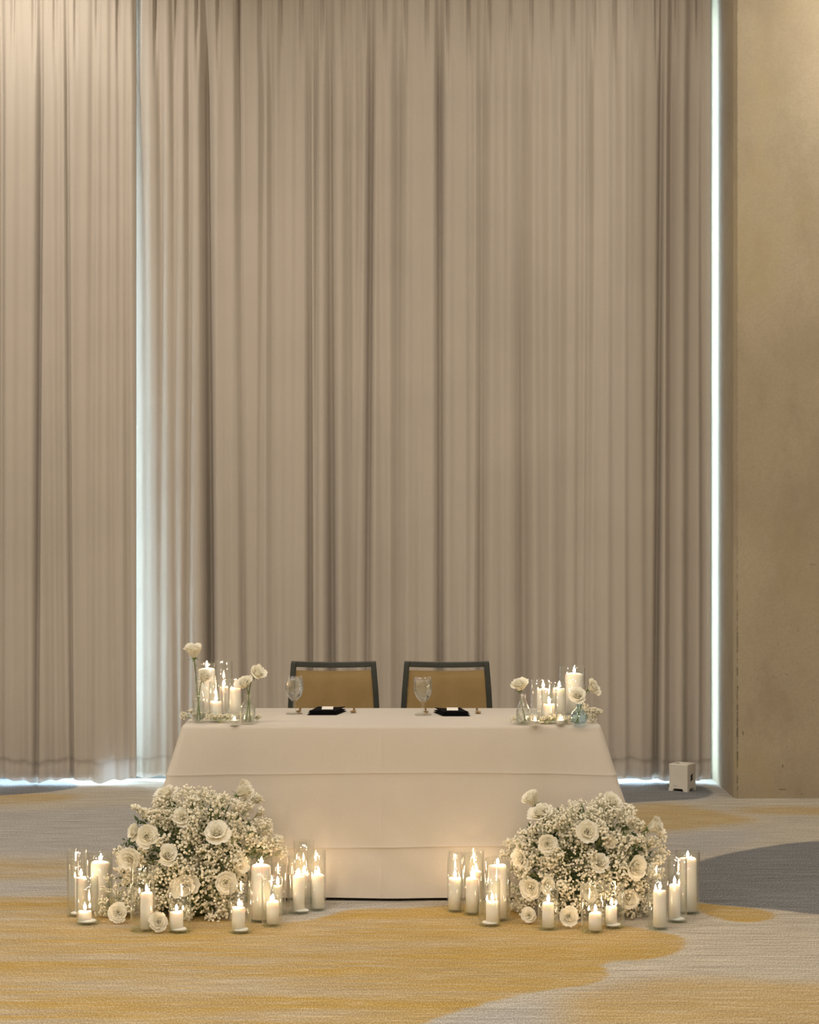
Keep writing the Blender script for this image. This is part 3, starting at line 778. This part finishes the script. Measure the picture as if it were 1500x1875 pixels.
TABLE_C = [
 ((358,396,1214,1313), (363,394,1224), 'wide glass cylinder around the thick pillar, '+LT, 'thick pillar candle behind the twin rose bottle, '+LT, 0),
 ((394,426,1210,1308), (402,418,1257), 'tallest half empty glass cylinder, '+LT, 'candle low inside the tallest glass, '+LT, 0),
 ((383,408,1248,1322), (385,406,1284), 'small glass cylinder at the front edge, '+LT, 'short candle at the front edge, '+LT, 0),
 ((411,443,1243,1317), (421,442,1259), 'medium glass cylinder next to the short rose bottle, '+LT, 'medium candle next to the short rose bottle, '+LT, 0),
 ((972,1007,1244,1317), (984,1006,1261), 'glass cylinder behind the single rose bottle, '+RT, 'medium candle behind the single rose bottle, '+RT, 0),
 ((991,1020,1262,1325), (995,1016,1289), 'small glass cylinder at the front edge, '+RT, 'short candle at the front edge, '+RT, 0),
 ((1007,1037,1249,1314), (1012,1035,1260), 'medium glass cylinder between the short candle and thick pillar, '+RT, 'medium candle between the short candle and thick pillar, '+RT, 0),
 ((1024,1072,1219,1309), (1035,1068,1233), 'tallest wide glass cylinder behind the blue vase, '+RT, 'thick pillar candle behind the blue vase, '+RT, 0),
]
for k, (g_, c_, a_, b_, p_) in enumerate(TABLE_C): glass_candle(TOP, g_, c_, a_, b_, True, p_, TG, 40+k)
def votive(xl, xr, yt, yb, fx, glabel, clabel):
    Yf = F*(HC-TOP)/(yb-CY); R = (xr-xl)/2*Yf/F; Y = Yf+R; X = ((xl+xr)/2-CX)*Y/F; H = HC-(yt-CY)*Y/F-TOP
    t = thing('votive_glass', (X, Y, TOP), glabel, 'glass', 'votive glasses on the table')
    MB().lathe([(0,0),(R*.88,0),(R*.9,.002),(R,H),(R-.002,H),(R*.9-.002,.008),(0,.008)], 32).obj('glass_cup', M['glass'], t)
    c = thing('tealight', (X, Y, TOP+.0085), clabel, 'candle', 'tealights on the table')
    r = R*.80
    MB().lathe([(0,0),(r,0),(r,.014),(r-.0006,.014),(r-.0006,.001),(0,.001)], 28).obj('metal_cup', M['metal_cup'], c, auto=.7)
    MB().lathe([(0,.0012),(r-.001,.0012),(r-.001,.011),(r*.5,.0105),(0,.010)], 28).obj('wax', M['wax'], c, auto=.7)
    MB().tube([(0,0,.009),(0,0,.016)], .0009, 6).obj('wick', M['wick'], c)
    ob('flame', FLS, M['flame'], c, (0, 0, .013))
votive(420, 439, 1303, 1329, 429, 'small votive glass at the front edge, '+LT, 'tealight in the small votive, '+LT)
votive(971, 989, 1301, 1330, 977, 'small votive glass beside the single rose bottle, '+RT, 'tealight beside the single rose bottle, '+RT)
votive(1017, 1036, 1304, 1329, 1027, 'small votive glass beside the blue vase, '+RT, 'tealight beside the blue vase, '+RT)

# ------------------------------------------------------------------ roses
def petal_verts(W, L, r0, z0, a0, a1, curl, rc, ruf=0.0, seed=0, NU=8, NV=9):
    rd = random.Random(seed); ph = rd.uniform(0, 6)
    v = []; f = []; mid = []; r, z = r0, z0
    for j in range(NV+1):
        t = j/NV; mid.append((r, z, t))
        a = a0+(a1-a0)*t**1.3 + curl*max(0, (t-.7)/.3)**2
        r += math.sin(a)*L/NV; z += math.cos(a)*L/NV
    for j, (r, z, t) in enumerate(mid):
        a = a0+(a1-a0)*t**1.3
        w = W*(.28+.72*math.sin(min(1, t*1.15)*PI/2)**.9)*(1 if t < .78 else math.sqrt(max(.02, 1-((t-.78)/.235)**2)))
        for i in range(NU+1):
            u = i/NU*2-1; s = u*w
            ang = s/rc
            lat = rc*math.sin(ang); inn = rc*(1-math.cos(ang))
            e = ruf*t*t*(math.sin(u*4.2+ph)*.6+abs(u)**3*math.cos(ph*2+u*3))
            tip = .03*t*t*(1-abs(u))**2
            v.append((r-inn*math.cos(a)*.9+e, lat, z+inn*math.sin(a)*.55+tip+e*.5))
    for j in range(NV):
        for i in range(NU): q = j*(NU+1)+i; f.append((q, q+1, q+NU+2, q+NU+1))
    return v, f
def rotz(v, a):
    c, s = math.cos(a), math.sin(a); return [(x*c-y*s, x*s+y*c, z) for x, y, z in v]
def spiral_petal(t, seed, NU=8, NV=8, lean_add=0.0):
    """t = 0 the innermost petal of the spiral, 1 the outermost rim"""
    Rr_ = .07+.90*t**1.15; Zr_ = .80-.42*t*t; r0 = .03+.12*t
    lean = math.atan2(Rr_-r0, Zr_)+lean_add; L = math.hypot(Rr_-r0, Zr_)
    return petal_verts(.26+.36*t, L*1.04, r0, 0.0, lean*.55, lean*1.25, .25+.75*t, .12+.66*t, .02+.05*t, seed, NU, NV)
def rose_heart():
    b = MB()
    for k in range(13):
        v, f = spiral_petal(k/12*.52, k, 7, 7); b.add(rotz(v, k*2.4), f)
    b.lathe([(0, .0), (.14, .05), (.16, .25), (.10, .45), (0, .52)], 12)
    return b.mesh('rose')
HEART = rose_heart(); HEART.materials.append(M['petal'])
def pm(t, seed):
    v, f = spiral_petal(t, seed); m = me('petal', v, f); m.materials.append(M['petal']); return m
PET = {'mid': [pm(.60, s) for s in (1, 2, 3)], 'out': [pm(.78, s) for s in (4, 5, 6)], 'rim': [pm(1.0, s) for s in (7, 8, 9)]}
CALYX = MB().lathe([(0, -.16), (.06, -.16), (.13, -.08), (.15, .0), (.10, .05), (0, .06)], 12).mesh('calyx'); CALYX.materials.append(M['stem'])
def sepal_mesh():
    v = []; f = []
    for j in range(6):
        t = j/5; w = .05*(1-t)**.8+.004; a = .9+1.3*t; r = .10+.30*t; z = -.02-.16*t+.05*t*t
        v += [(r, -w, z), (r, 0, z-.015), (r, w, z)]
    for j in range(5):
        for i in range(2): q = j*3+i; f.append((q, q+1, q+4, q+3))
    m = me('sepal', v, f); m.materials.append(M['stem']); return m
SEPAL = sepal_mesh()
def axis_rot(ax, roll=0.0):
    q = Vector((0, 0, 1)).rotation_difference(Vector(ax).normalized())
    return q @ Quaternion((0, 0, 1), roll)
def rose(center, ax, diam, openness=1, parent=None, label=None, group=None, stem_to=None, seed=0, sepals=False, extra=None):
    """center = middle of the bloom; ax = direction the bloom faces"""
    rd = random.Random(seed*17+3); ax = Vector(ax).normalized()
    S = diam/2/(1.05 if openness >= 2 else .88 if openness == 1 else .70)
    q = axis_rot(ax, rd.uniform(0, 6)); base = Vector(center)-ax*(.36*S)
    pl = parent.matrix_world.inverted() @ base if parent else base
    if parent: pl = base-Vector(parent.location)
    o = ob('rose', HEART, None, parent, pl, q, S)
    if label: tag(o, label, 'rose', group)
    lay = [('mid', 4, 0.0), ('out', 5, .5)] + ([('rim', 5, .2)] if openness >= 2 else [('rim', 2, .2)] if openness == 1 else [])
    for nm, n, ph in lay:
        for k in range(n):
            m = PET[nm][rd.randrange(3)]
            tilt = rd.uniform(-.14, .14) - (.16 if openness == 0 and nm == 'out' else 0)
            R = Quaternion((0, 0, 1), 2*PI*(k+ph)/n+rd.uniform(-.18, .18)) @ Quaternion((0, 1, 0), tilt)
            s = rd.uniform(.92, 1.06)
            p = ob('petal', m, None, o, (0, 0, rd.uniform(-.02, .02)), R, (s, s, s))
    ob('calyx', CALYX, None, o)
    if sepals:
        for k in range(5): ob('sepal', SEPAL, None, o, (0, 0, -.02), Quaternion((0, 0, 1), 2*PI*k/5))
    if stem_to is not None:
        inv = q.inverted()
        loc = lambda w: (inv @ (Vector(w)-base))/S
        a = base-ax*.10*S; e = Vector(stem_to); mid1 = a-ax*(.25*(e-a).length); mid2 = a.lerp(e, .6)
        pts = []
        for i in range(9):
            t = i/8; pts.append(((1-t)**3)*a+3*t*(1-t)**2*mid1+3*t*t*(1-t)*mid2+t**3*e)
        MB().tube([loc(p) for p in pts], .0026/S, 7).obj('stem', M['stem'], o)
    return o

# ------------------------------------------------------------------ baby's breath
ICO = bmesh.new(); bmesh.ops.create_icosphere(ICO, subdivisions=1, radius=1.0)
ICO_V = np.array([v.co[:] for v in ICO.verts]); ICO_F = np.array([[v.index for v in f.verts] for f in ICO.faces]); ICO.free()
def blossoms_mesh(name, P, Rr, seed):
    r = np.random.RandomState(seed); n = len(P); P = np.asarray(P); Rr = np.asarray(Rr)
    J = r.uniform(.62, 1.25, (n, len(ICO_V), 1))
    # random rotation by random orthonormal frames
    A = r.normal(size=(n, 3)); A /= np.linalg.norm(A, axis=1, keepdims=True)
    B = np.cross(A, r.normal(size=(n, 3))); B /= np.linalg.norm(B, axis=1, keepdims=True); C_ = np.cross(A, B)
    Rm = np.stack([A, B, C_], 1)
    V = P[:,None,:] + Rr[:,None,None]*np.einsum('vk,nkj->nvj', ICO_V, Rm)*J
    Fc = (ICO_F[None]+(np.arange(n)*len(ICO_V))[:,None,None]).reshape(-1, 3)
    m = np_mesh(name, V.reshape(-1, 3), Fc)
    m.polygons.foreach_set('use_smooth', np.zeros(len(m.polygons), bool)); m.materials.append(M['blossom']); return m
def twigs_mesh(name, segs, rad, mat):
    """segs: list of (a, b) with radius; three sided thin stems"""
    A = np.array([s[0] for s in segs]); B = np.array([s[1] for s in segs]); r = np.asarray(rad)[:,None]
    D = B-A; D /= np.linalg.norm(D, axis=1, keepdims=True)+1e-9
    U = np.cross(D, np.array([.3, .5, .81])); U /= np.linalg.norm(U, axis=1, keepdims=True)+1e-9; W = np.cross(D, U)
    ring = [U*math.cos(a)+W*math.sin(a) for a in (0, 2*PI/3, 4*PI/3)]
    V = np.stack([A+r*q for q in ring]+[B+.7*r*q for q in ring], 1).reshape(-1, 3)
    base = (np.arange(len(A))*6)[:,None,None]
    Q = (np.array([[0,1,4,3],[1,2,5,4],[2,0,3,5]])[None]+base).reshape(-1, 4)
    m = np_mesh(name, V, Q); m.materials.append(mat); return m
def puff(c, r, n, root, rs, P, Rr, segs, rad, squash=1.0, size=(.0038, .0072)):
    c = np.array(c); root = np.array(root)
    axis = c-root; axis = axis/(np.linalg.norm(axis)+1e-9)
    neck = c-axis*r*.9
    if np.linalg.norm(c-root) > r*1.2: segs.append((root, neck)); rad.append(.0016)
    nb = max(3, n//14)
    for b in range(nb):
        d = rs.normal(size=3); d /= np.linalg.norm(d); d = d*.9+axis*.45; d /= np.linalg.norm(d)
        tip = c+d*r*rs.uniform(.45, .8)*np.array([1, 1, squash]); k1 = neck*.5+tip*.5+rs.normal(size=3)*r*.06
        segs += [(neck, k1), (k1, tip)]; rad += [.0010, .0008]
        for q in range(n//nb):
            e = rs.normal(size=3); e /= np.linalg.norm(e)
            p = tip+e*r*.42*rs.uniform(.25, 1)**.6*np.array([1, 1, squash])
            P.append(p); Rr.append(rs.uniform(*size))
            if q % 2 == 0: segs.append((tip, p)); rad.append(.0006)

def arrangement(label, cxp, cyp, ap, bp, Yc, dep, puffs, roses, seed, root_px):
    X0 = (root_px-CX)*Yc/F
    t = thing('flower_arrangement', (X0, Yc, 0), label, 'flowers', 'floor flower mounds')
    org = Vector((X0, Yc, 0)); rs = np.random.RandomState(seed)
    MB().lathe([(0, .0), (.10, 0), (.125, .05), (.12, .055), (.095, .01), (0, .01)], 28).obj('florist_dish', M['dish'], t)
    MB().lathe([(0, .012), (.085, .012), (.095, .06), (.07, .12), (0, .13)], 20).obj('floral_foam', M['leaf'], t)
    def depth(x, y, front=1.0):
        rho = ((x-cxp)/ap)**2+((y-cyp)/bp)**2
        return Yc-front*dep*math.sqrt(max(0.0, 1-rho))
    P = []; Rr = []; segs = []; rad = []
    root = (0, 0, .10)
    for (x, y, r) in puffs:
        for front, k in ((1.0, .52), (.3, .22), (-.6, .22)):
            Y = depth(x, y, front)+rs.uniform(-.02, .02)+(.08 if 440 < x < 600 or 880 < x < 960 else 0); Y = min(Y, TY0-.035-r*1.05*Yc/F-(.09 if x < 380 or x > 1060 else 0))
            w = px(x, y, Y); R = r*Y/F
            w.z = max(w.z, R*.55)
            puff(w-org, R, int(6.2*(r**1.35)*k*.36), root, rs, P, Rr, segs, rad)
    P = [p if p[2] > .004 else np.array([p[0], p[1], .004+abs(p[2])*.3]) for p in P]
    b = ob('babys_breath', blossoms_mesh('babys_breath', P, Rr, seed), None, t); b['kind'] = 'stuff'
    s = ob('babys_breath_stems', twigs_mesh('babys_breath_stems', segs, rad, M['twig']), None, t); s['kind'] = 'stuff'
    # green leaves within the mound, packed in to darken its inside
    lv = []; lf = []
    for k in range(1700):
        a, h = rs.uniform(0, 2*PI), rs.uniform(0, 1)**.7
        rr = rs.uniform(.15, .82)
        w = px(cxp+ap*rr*math.cos(a)*.95, cyp+bp*rr*math.sin(a)*.9, Yc)-org
        w.y = rs.uniform(-.75, .6)*dep*math.sqrt(max(0, 1-rr*rr)); w.z = max(w.z, .02)
        d = Vector(rs.normal(size=3)); d.z = abs(d.z); d.normalize(); s_ = d.orthogonal().normalized(); L = rs.uniform(.02, .045); wd = L*.2
        n = len(lv); up = d.cross(s_)*.1*L
        lv += [w, w+d*L*.5+s_*wd+up, w+d*L, w+d*L*.5-s_*wd+up]; lf += [(n, n+1, n+2, n+3)]
    l = ob('darkening_greenery', me('darkening_greenery', lv, lf, False), M['leaf'], t); l['kind'] = 'stuff'
    for i, (x, y, d, ax, op, lift, long) in enumerate(roses):
        Y = depth(x, y)-lift; Y = min(Y, TY0-.07)
        c = px(x, y, Y); D = d*Y/F; c.z = max(c.z, D*.42)
        rose(c, (ax[0], -ax[2], ax[1]), D, op, t, stem_to=(X0, Yc, .10) if not long else (X0+(c.x-X0)*.35, Yc, max(.1, c.z-.28)), seed=seed*50+i, sepals=long)
    return t
# roses: pixel x, pixel y, diameter in px, facing (right, up, toward the room), openness, lift in m, long stem
L_ROSES = [(304,1454,46,(-.35,.9,.35),1,.02,True),(444,1448,44,(.75,.62,.25),0,.02,True),(334,1497,40,(-.2,.3,.9),1,.02,False),
 (397,1525,58,(.1,.62,.75),2,.035,False),(269,1531,46,(.25,.25,.9),1,.04,False),(247,1523,36,(-.7,.3,.6),1,.01,False),
 (307,1566,46,(.25,.45,.8),1,.04,False),(238,1574,52,(-.25,-.05,.95),2,.03,False),(338,1622,52,(.05,.10,1),1,.045,False),
 (414,1616,54,(.15,.05,1),2,.045,False),(438,1584,38,(.5,.45,.7),1,.02,False)]
R_ROSES = [(975,1464,40,(-.55,.75,.35),0,.02,True),(990,1490,50,(-.35,.75,.55),1,.02,True),(1003,1545,46,(.0,.15,1),2,.035,False),
 (1076,1523,52,(.1,.2,1),2,.04,False),(1121,1469,48,(.45,.65,.6),2,.02,True),(1197,1514,42,(.78,.4,.48),0,.04,True),
 (1114,1540,30,(.4,-.1,.9),0,.01,False),(1098,1580,40,(.1,.55,.85),1,.03,False),(1163,1588,52,(.45,.10,.9),1,.045,False),
 (954,1573,40,(-.6,.2,.75),1,.01,False),(972,1626,50,(-.2,.05,1),2,.035,False),(1002,1620,36,(.4,.2,.9),1,.03,False),
 (1078,1634,38,(-.1,.1,1),1,.03,False),(1150,1645,46,(.15,.0,1),1,.03,False)]
L_PUFFS = [(300,1478,26),(340,1470,30),(374,1466,26),(400,1480,30),(318,1505,30),(285,1500,22),(265,1492,16),(365,1505,36),(428,1490,28),(455,1478,20),(470,1462,15),(474,1488,14),
 (440,1525,36),(478,1520,26),(500,1545,22),(514,1562,13),(508,1540,12),(470,1555,32),(345,1545,36),(380,1570,38),(425,1570,34),(300,1545,22),(268,1570,26),(228,1585,22),(222,1560,14),
 (330,1590,36),(365,1610,38),(290,1605,34),(245,1615,26),(428,1610,28),(300,1640,34),(345,1655,38),(390,1650,40),(420,1665,28),(380,1682,24),(340,1688,18),(290,1660,26),(250,1650,28),(225,1650,22),(235,1682,18),(408,1684,18),(290,1470,14),(248,1480,10),(520,1556,9)]
R_PUFFS = [(1010,1498,24),(1040,1490,28),(1072,1490,26),(1025,1515,30),(1050,1530,34),(985,1525,26),(960,1540,24),(940,1545,16),(928,1565,12),(1105,1495,28),(1130,1500,26),(1100,1470,16),(1148,1490,20),(1155,1515,24),(1100,1530,30),(1135,1550,32),(1175,1540,20),(1198,1545,18),(1214,1530,9),(1212,1560,14),(1195,1570,22),
 (1030,1570,38),(1070,1575,36),(985,1575,30),(945,1590,20),(965,1600,26),(1010,1590,30),(1130,1585,32),(1180,1600,22),(1205,1600,14),(1040,1615,38),(1090,1610,34),(1120,1625,34),(1160,1625,28),(945,1630,18),(965,1660,24),(1010,1650,30),(1055,1650,36),(1100,1660,32),(1140,1670,30),(1170,1665,22),(945,1672,16),(1010,1680,20),(1180,1645,18),(1160,1688,14),(955,1560,18)]
arrangement("mound of baby's breath and white roses on carpet, "+'curtain overlap side of the table', 352, 1582, 175, 150, 8.21, .20, L_PUFFS, L_ROSES, 11, 350)
arrangement("mound of baby's breath and white roses on carpet, "+'concrete wall side of the table', 1072, 1588, 165, 140, 8.21, .20, R_PUFFS, R_ROSES, 23, 1070)

# loose roses on the carpet
def floor_rose(x, y, d, ax, label, seed):
    p = fl(x, y+d*.45); R = d*p.y/F
    c = Vector((p.x, p.y+R*.25, R*.50))
    rose(c, (ax[0], -ax[2], ax[1]), R, 2, None, label, 'loose roses on the carpet', stem_to=(c.x+.02, c.y+.12, .02), seed=seed)
floor_rose(288, 1692, 42, (.0, .15, 1), 'open white rose head lying on carpet before the mound, curtain overlap side', 301)
floor_rose(1043, 1683, 44, (.05, .12, 1), 'open white rose head lying on carpet before the mound, concrete wall side', 302)

floor_rose(214, 1675, 42, (.1, .25, .9), 'white rose lying under the sparse sprig, curtain-overlap mound', 303)
floor_rose(969, 1679, 33, (-.2, .2, 1), 'white rose lying beside the short candle, wall-side mound', 304)

# sparse loose sprig at the outer foot of the mound
def sprig(name, base, puffs, label, seed, group=None, kind=True, squash=1.0, size=(.0030, .0054)):
    rs = np.random.RandomState(seed); P = []; Rr = []; segs = []; rad = []
    t = thing(name, base, label, 'flowers', group)
    for (dx, dy, dz, r, n) in puffs: puff((dx, dy, dz), r, n, (0, 0, .004), rs, P, Rr, segs, rad, squash, size)
    P = [np.array([p[0], p[1], max(p[2], .004+rs.uniform(0, .006))]) for p in P]
    segs = [(np.maximum(a, [-9, -9, .002]), np.maximum(b, [-9, -9, .002])) for a, b in segs]
    b = ob('blossoms', blossoms_mesh('blossoms', P, Rr, seed), None, t); b['kind'] = 'stuff'
    s = ob('stems', twigs_mesh('stems', segs, rad, M['twig']), None, t); s['kind'] = 'stuff'
b0 = fl(216, 1686)
pf = []
for (x, y, r, n) in ((196,1628,12,22),(200,1612,15,30),(225,1622,16,34),(190,1650,16,40),(215,1645,16,44),(192,1668,12,40),(198,1678,14,60),(240,1635,14,40),(250,1660,14,50),(185,1685,11,50),(230,1690,11,50)):
    w = px(x, y, b0.y+.06)-b0; pf.append((w.x, w.y, max(.02, w.z), r*b0.y/F, n))
sprig('babys_breath_sprig', b0, pf, "sparse airy baby's breath sprig over the low candles, outer foot of the mound", 77)
def table_sprig(x, y, w, label, seed, n=5, tall=.03):
    p = fl(x, y, TOP); rs = np.random.RandomState(seed); W = w*p.y/F
    sprig('babys_breath_sprig', p, [((k/(n-1)-.5)*W, rs.uniform(-.01, .035), rs.uniform(.012, tall), rs.uniform(.022, .034), 110) for k in range(n)], label, seed, "baby's breath sprigs on the table", squash=.7, size=(.0020, .0038))
table_sprig(362, 1322, 46, "baby's breath sprig around the twin rose bottle foot, "+LT, 81, 5, .05)
table_sprig(404, 1324, 36, "baby's breath sprig between the candles, "+LT, 82, 4)
table_sprig(456, 1322, 30, "baby's breath sprig around the short rose bottle foot, "+LT, 83, 4)
table_sprig(957, 1325, 26, "baby's breath sprig around the single rose bottle foot, "+RT, 84, 4)
table_sprig(1003, 1326, 38, "baby's breath sprig between the votives, "+RT, 85, 5)
table_sprig(1040, 1326, 22, "baby's breath sprig between votive and blue vase, "+RT, 86, 3)
table_sprig(1084, 1323, 24, "loose airy baby's breath sprig at the table corner, "+RT, 87, 4, .06)

# ------------------------------------------------------------------ bud vases and their roses
def bud_vase(xl, xr, yt, yb, shape, label, mat='glass', wmat='water', fillh=.5):
    Yf = F*(HC-TOP)/(yb-CY); R = (xr-xl)/2*Yf/F; Y = Yf+R; X = ((xl+xr)/2-CX)*Y/F; H = HC-(yt-CY)*Y/F-TOP
    t = thing('bud_vase', (X, Y, TOP), label, 'vase')
    out = [(r*R, z*H) for r, z in shape]; w = .0018
    inn = [(max(.0005, r-w), max(z, .006)) for r, z in out[::-1] if z > .004 or r > R*.5]
    MB().lathe([(0, 0)]+out+inn+[(0, .006)], 36).obj('glass_body', M[mat], t)
    wl = fillh*H; wp = [(0, .0065)]
    for r, z in out:
        if z < .004: continue
        if z < wl: wp.append((max(.001, r-.0025), max(z, .0068)))
    last = wp[-1][0]; wp += [(last, wl), (0, wl)]
    MB().lathe(wp, 32).obj('water', M[wmat], t, auto=.9)
    return X, Y, H
BOT = [(.92,0),(1,.02),(1,.10),(1,.52),(.96,.60),(.75,.68),(.5,.74),(.42,.80),(.42,.92),(.55,.97),(.58,1.0)]
FLASK = [(.88,0),(1,.03),(1,.2),(.98,.42),(.85,.56),(.6,.70),(.42,.82),(.36,.92),(.44,1.0)]
BULB = [(.45,0),(.62,.02),(.86,.12),(1.0,.29),(.96,.45),(.74,.58),(.46,.66),(.36,.74),(.34,.9),(.42,1.0)]
def vase_rose(x, y, d, ax, op, vase, foot, label, seed):
    X, Y, H = vase; c = px(x, y, Y-.005); D = d*Y/F
    rose(c, (ax[0], -ax[2], ax[1]), D, op, None, label, None, stem_to=(X+foot, Y, TOP+.012), seed=seed, sepals=True)
vA = bud_vase(352.5, 375, 1246, 1324, BOT, 'slim clear bottle holding two roses of unlike height, '+LT)
vase_rose(354.5, 1194, 40, (-.05, .95, .30), 0, vA, .007, 'tallest white rose rising above the glasses, '+LT, 401)
vase_rose(374, 1240, 30, (.45, .75, .5), 0, vA, -.007, 'white rose against the thick pillar, '+LT, 402)
vB = bud_vase(441, 468, 1270, 1327, BOT, 'short clear bottle holding two crossing rose stems, '+LT)
vase_rose(447.5, 1252, 36, (-.35, .75, .55), 1, vB, .009, 'lower white rose leaning toward the candles, '+LT, 403)
vase_rose(471, 1234, 38, (.62, .6, .5), 1, vB, -.009, 'white rose leaning away from the candles, '+LT, 404)
vC = bud_vase(945, 971, 1271, 1328, FLASK, 'clear flask shaped bottle with one rose, '+RT)
vase_rose(951, 1256, 40, (-.12, .85, .45), 1, vC, .010, 'single white rose in the flask shaped bottle, '+RT, 405)
vD = bud_vase(1044, 1077, 1284, 1330, BULB, 'round pale blue glass bud vase with two roses, '+RT, 'bluevase', 'bluewater', .42)
vase_rose(1058, 1274, 40, (-.1, .6, .8), 2, vD, -.004, 'front white rose directly above the round blue vase, '+RT, 406)
vase_rose(1085, 1259, 36, (.70, .45, .5), 1, vD, -.012, 'white rose leaning out over the table corner, '+RT, 407)
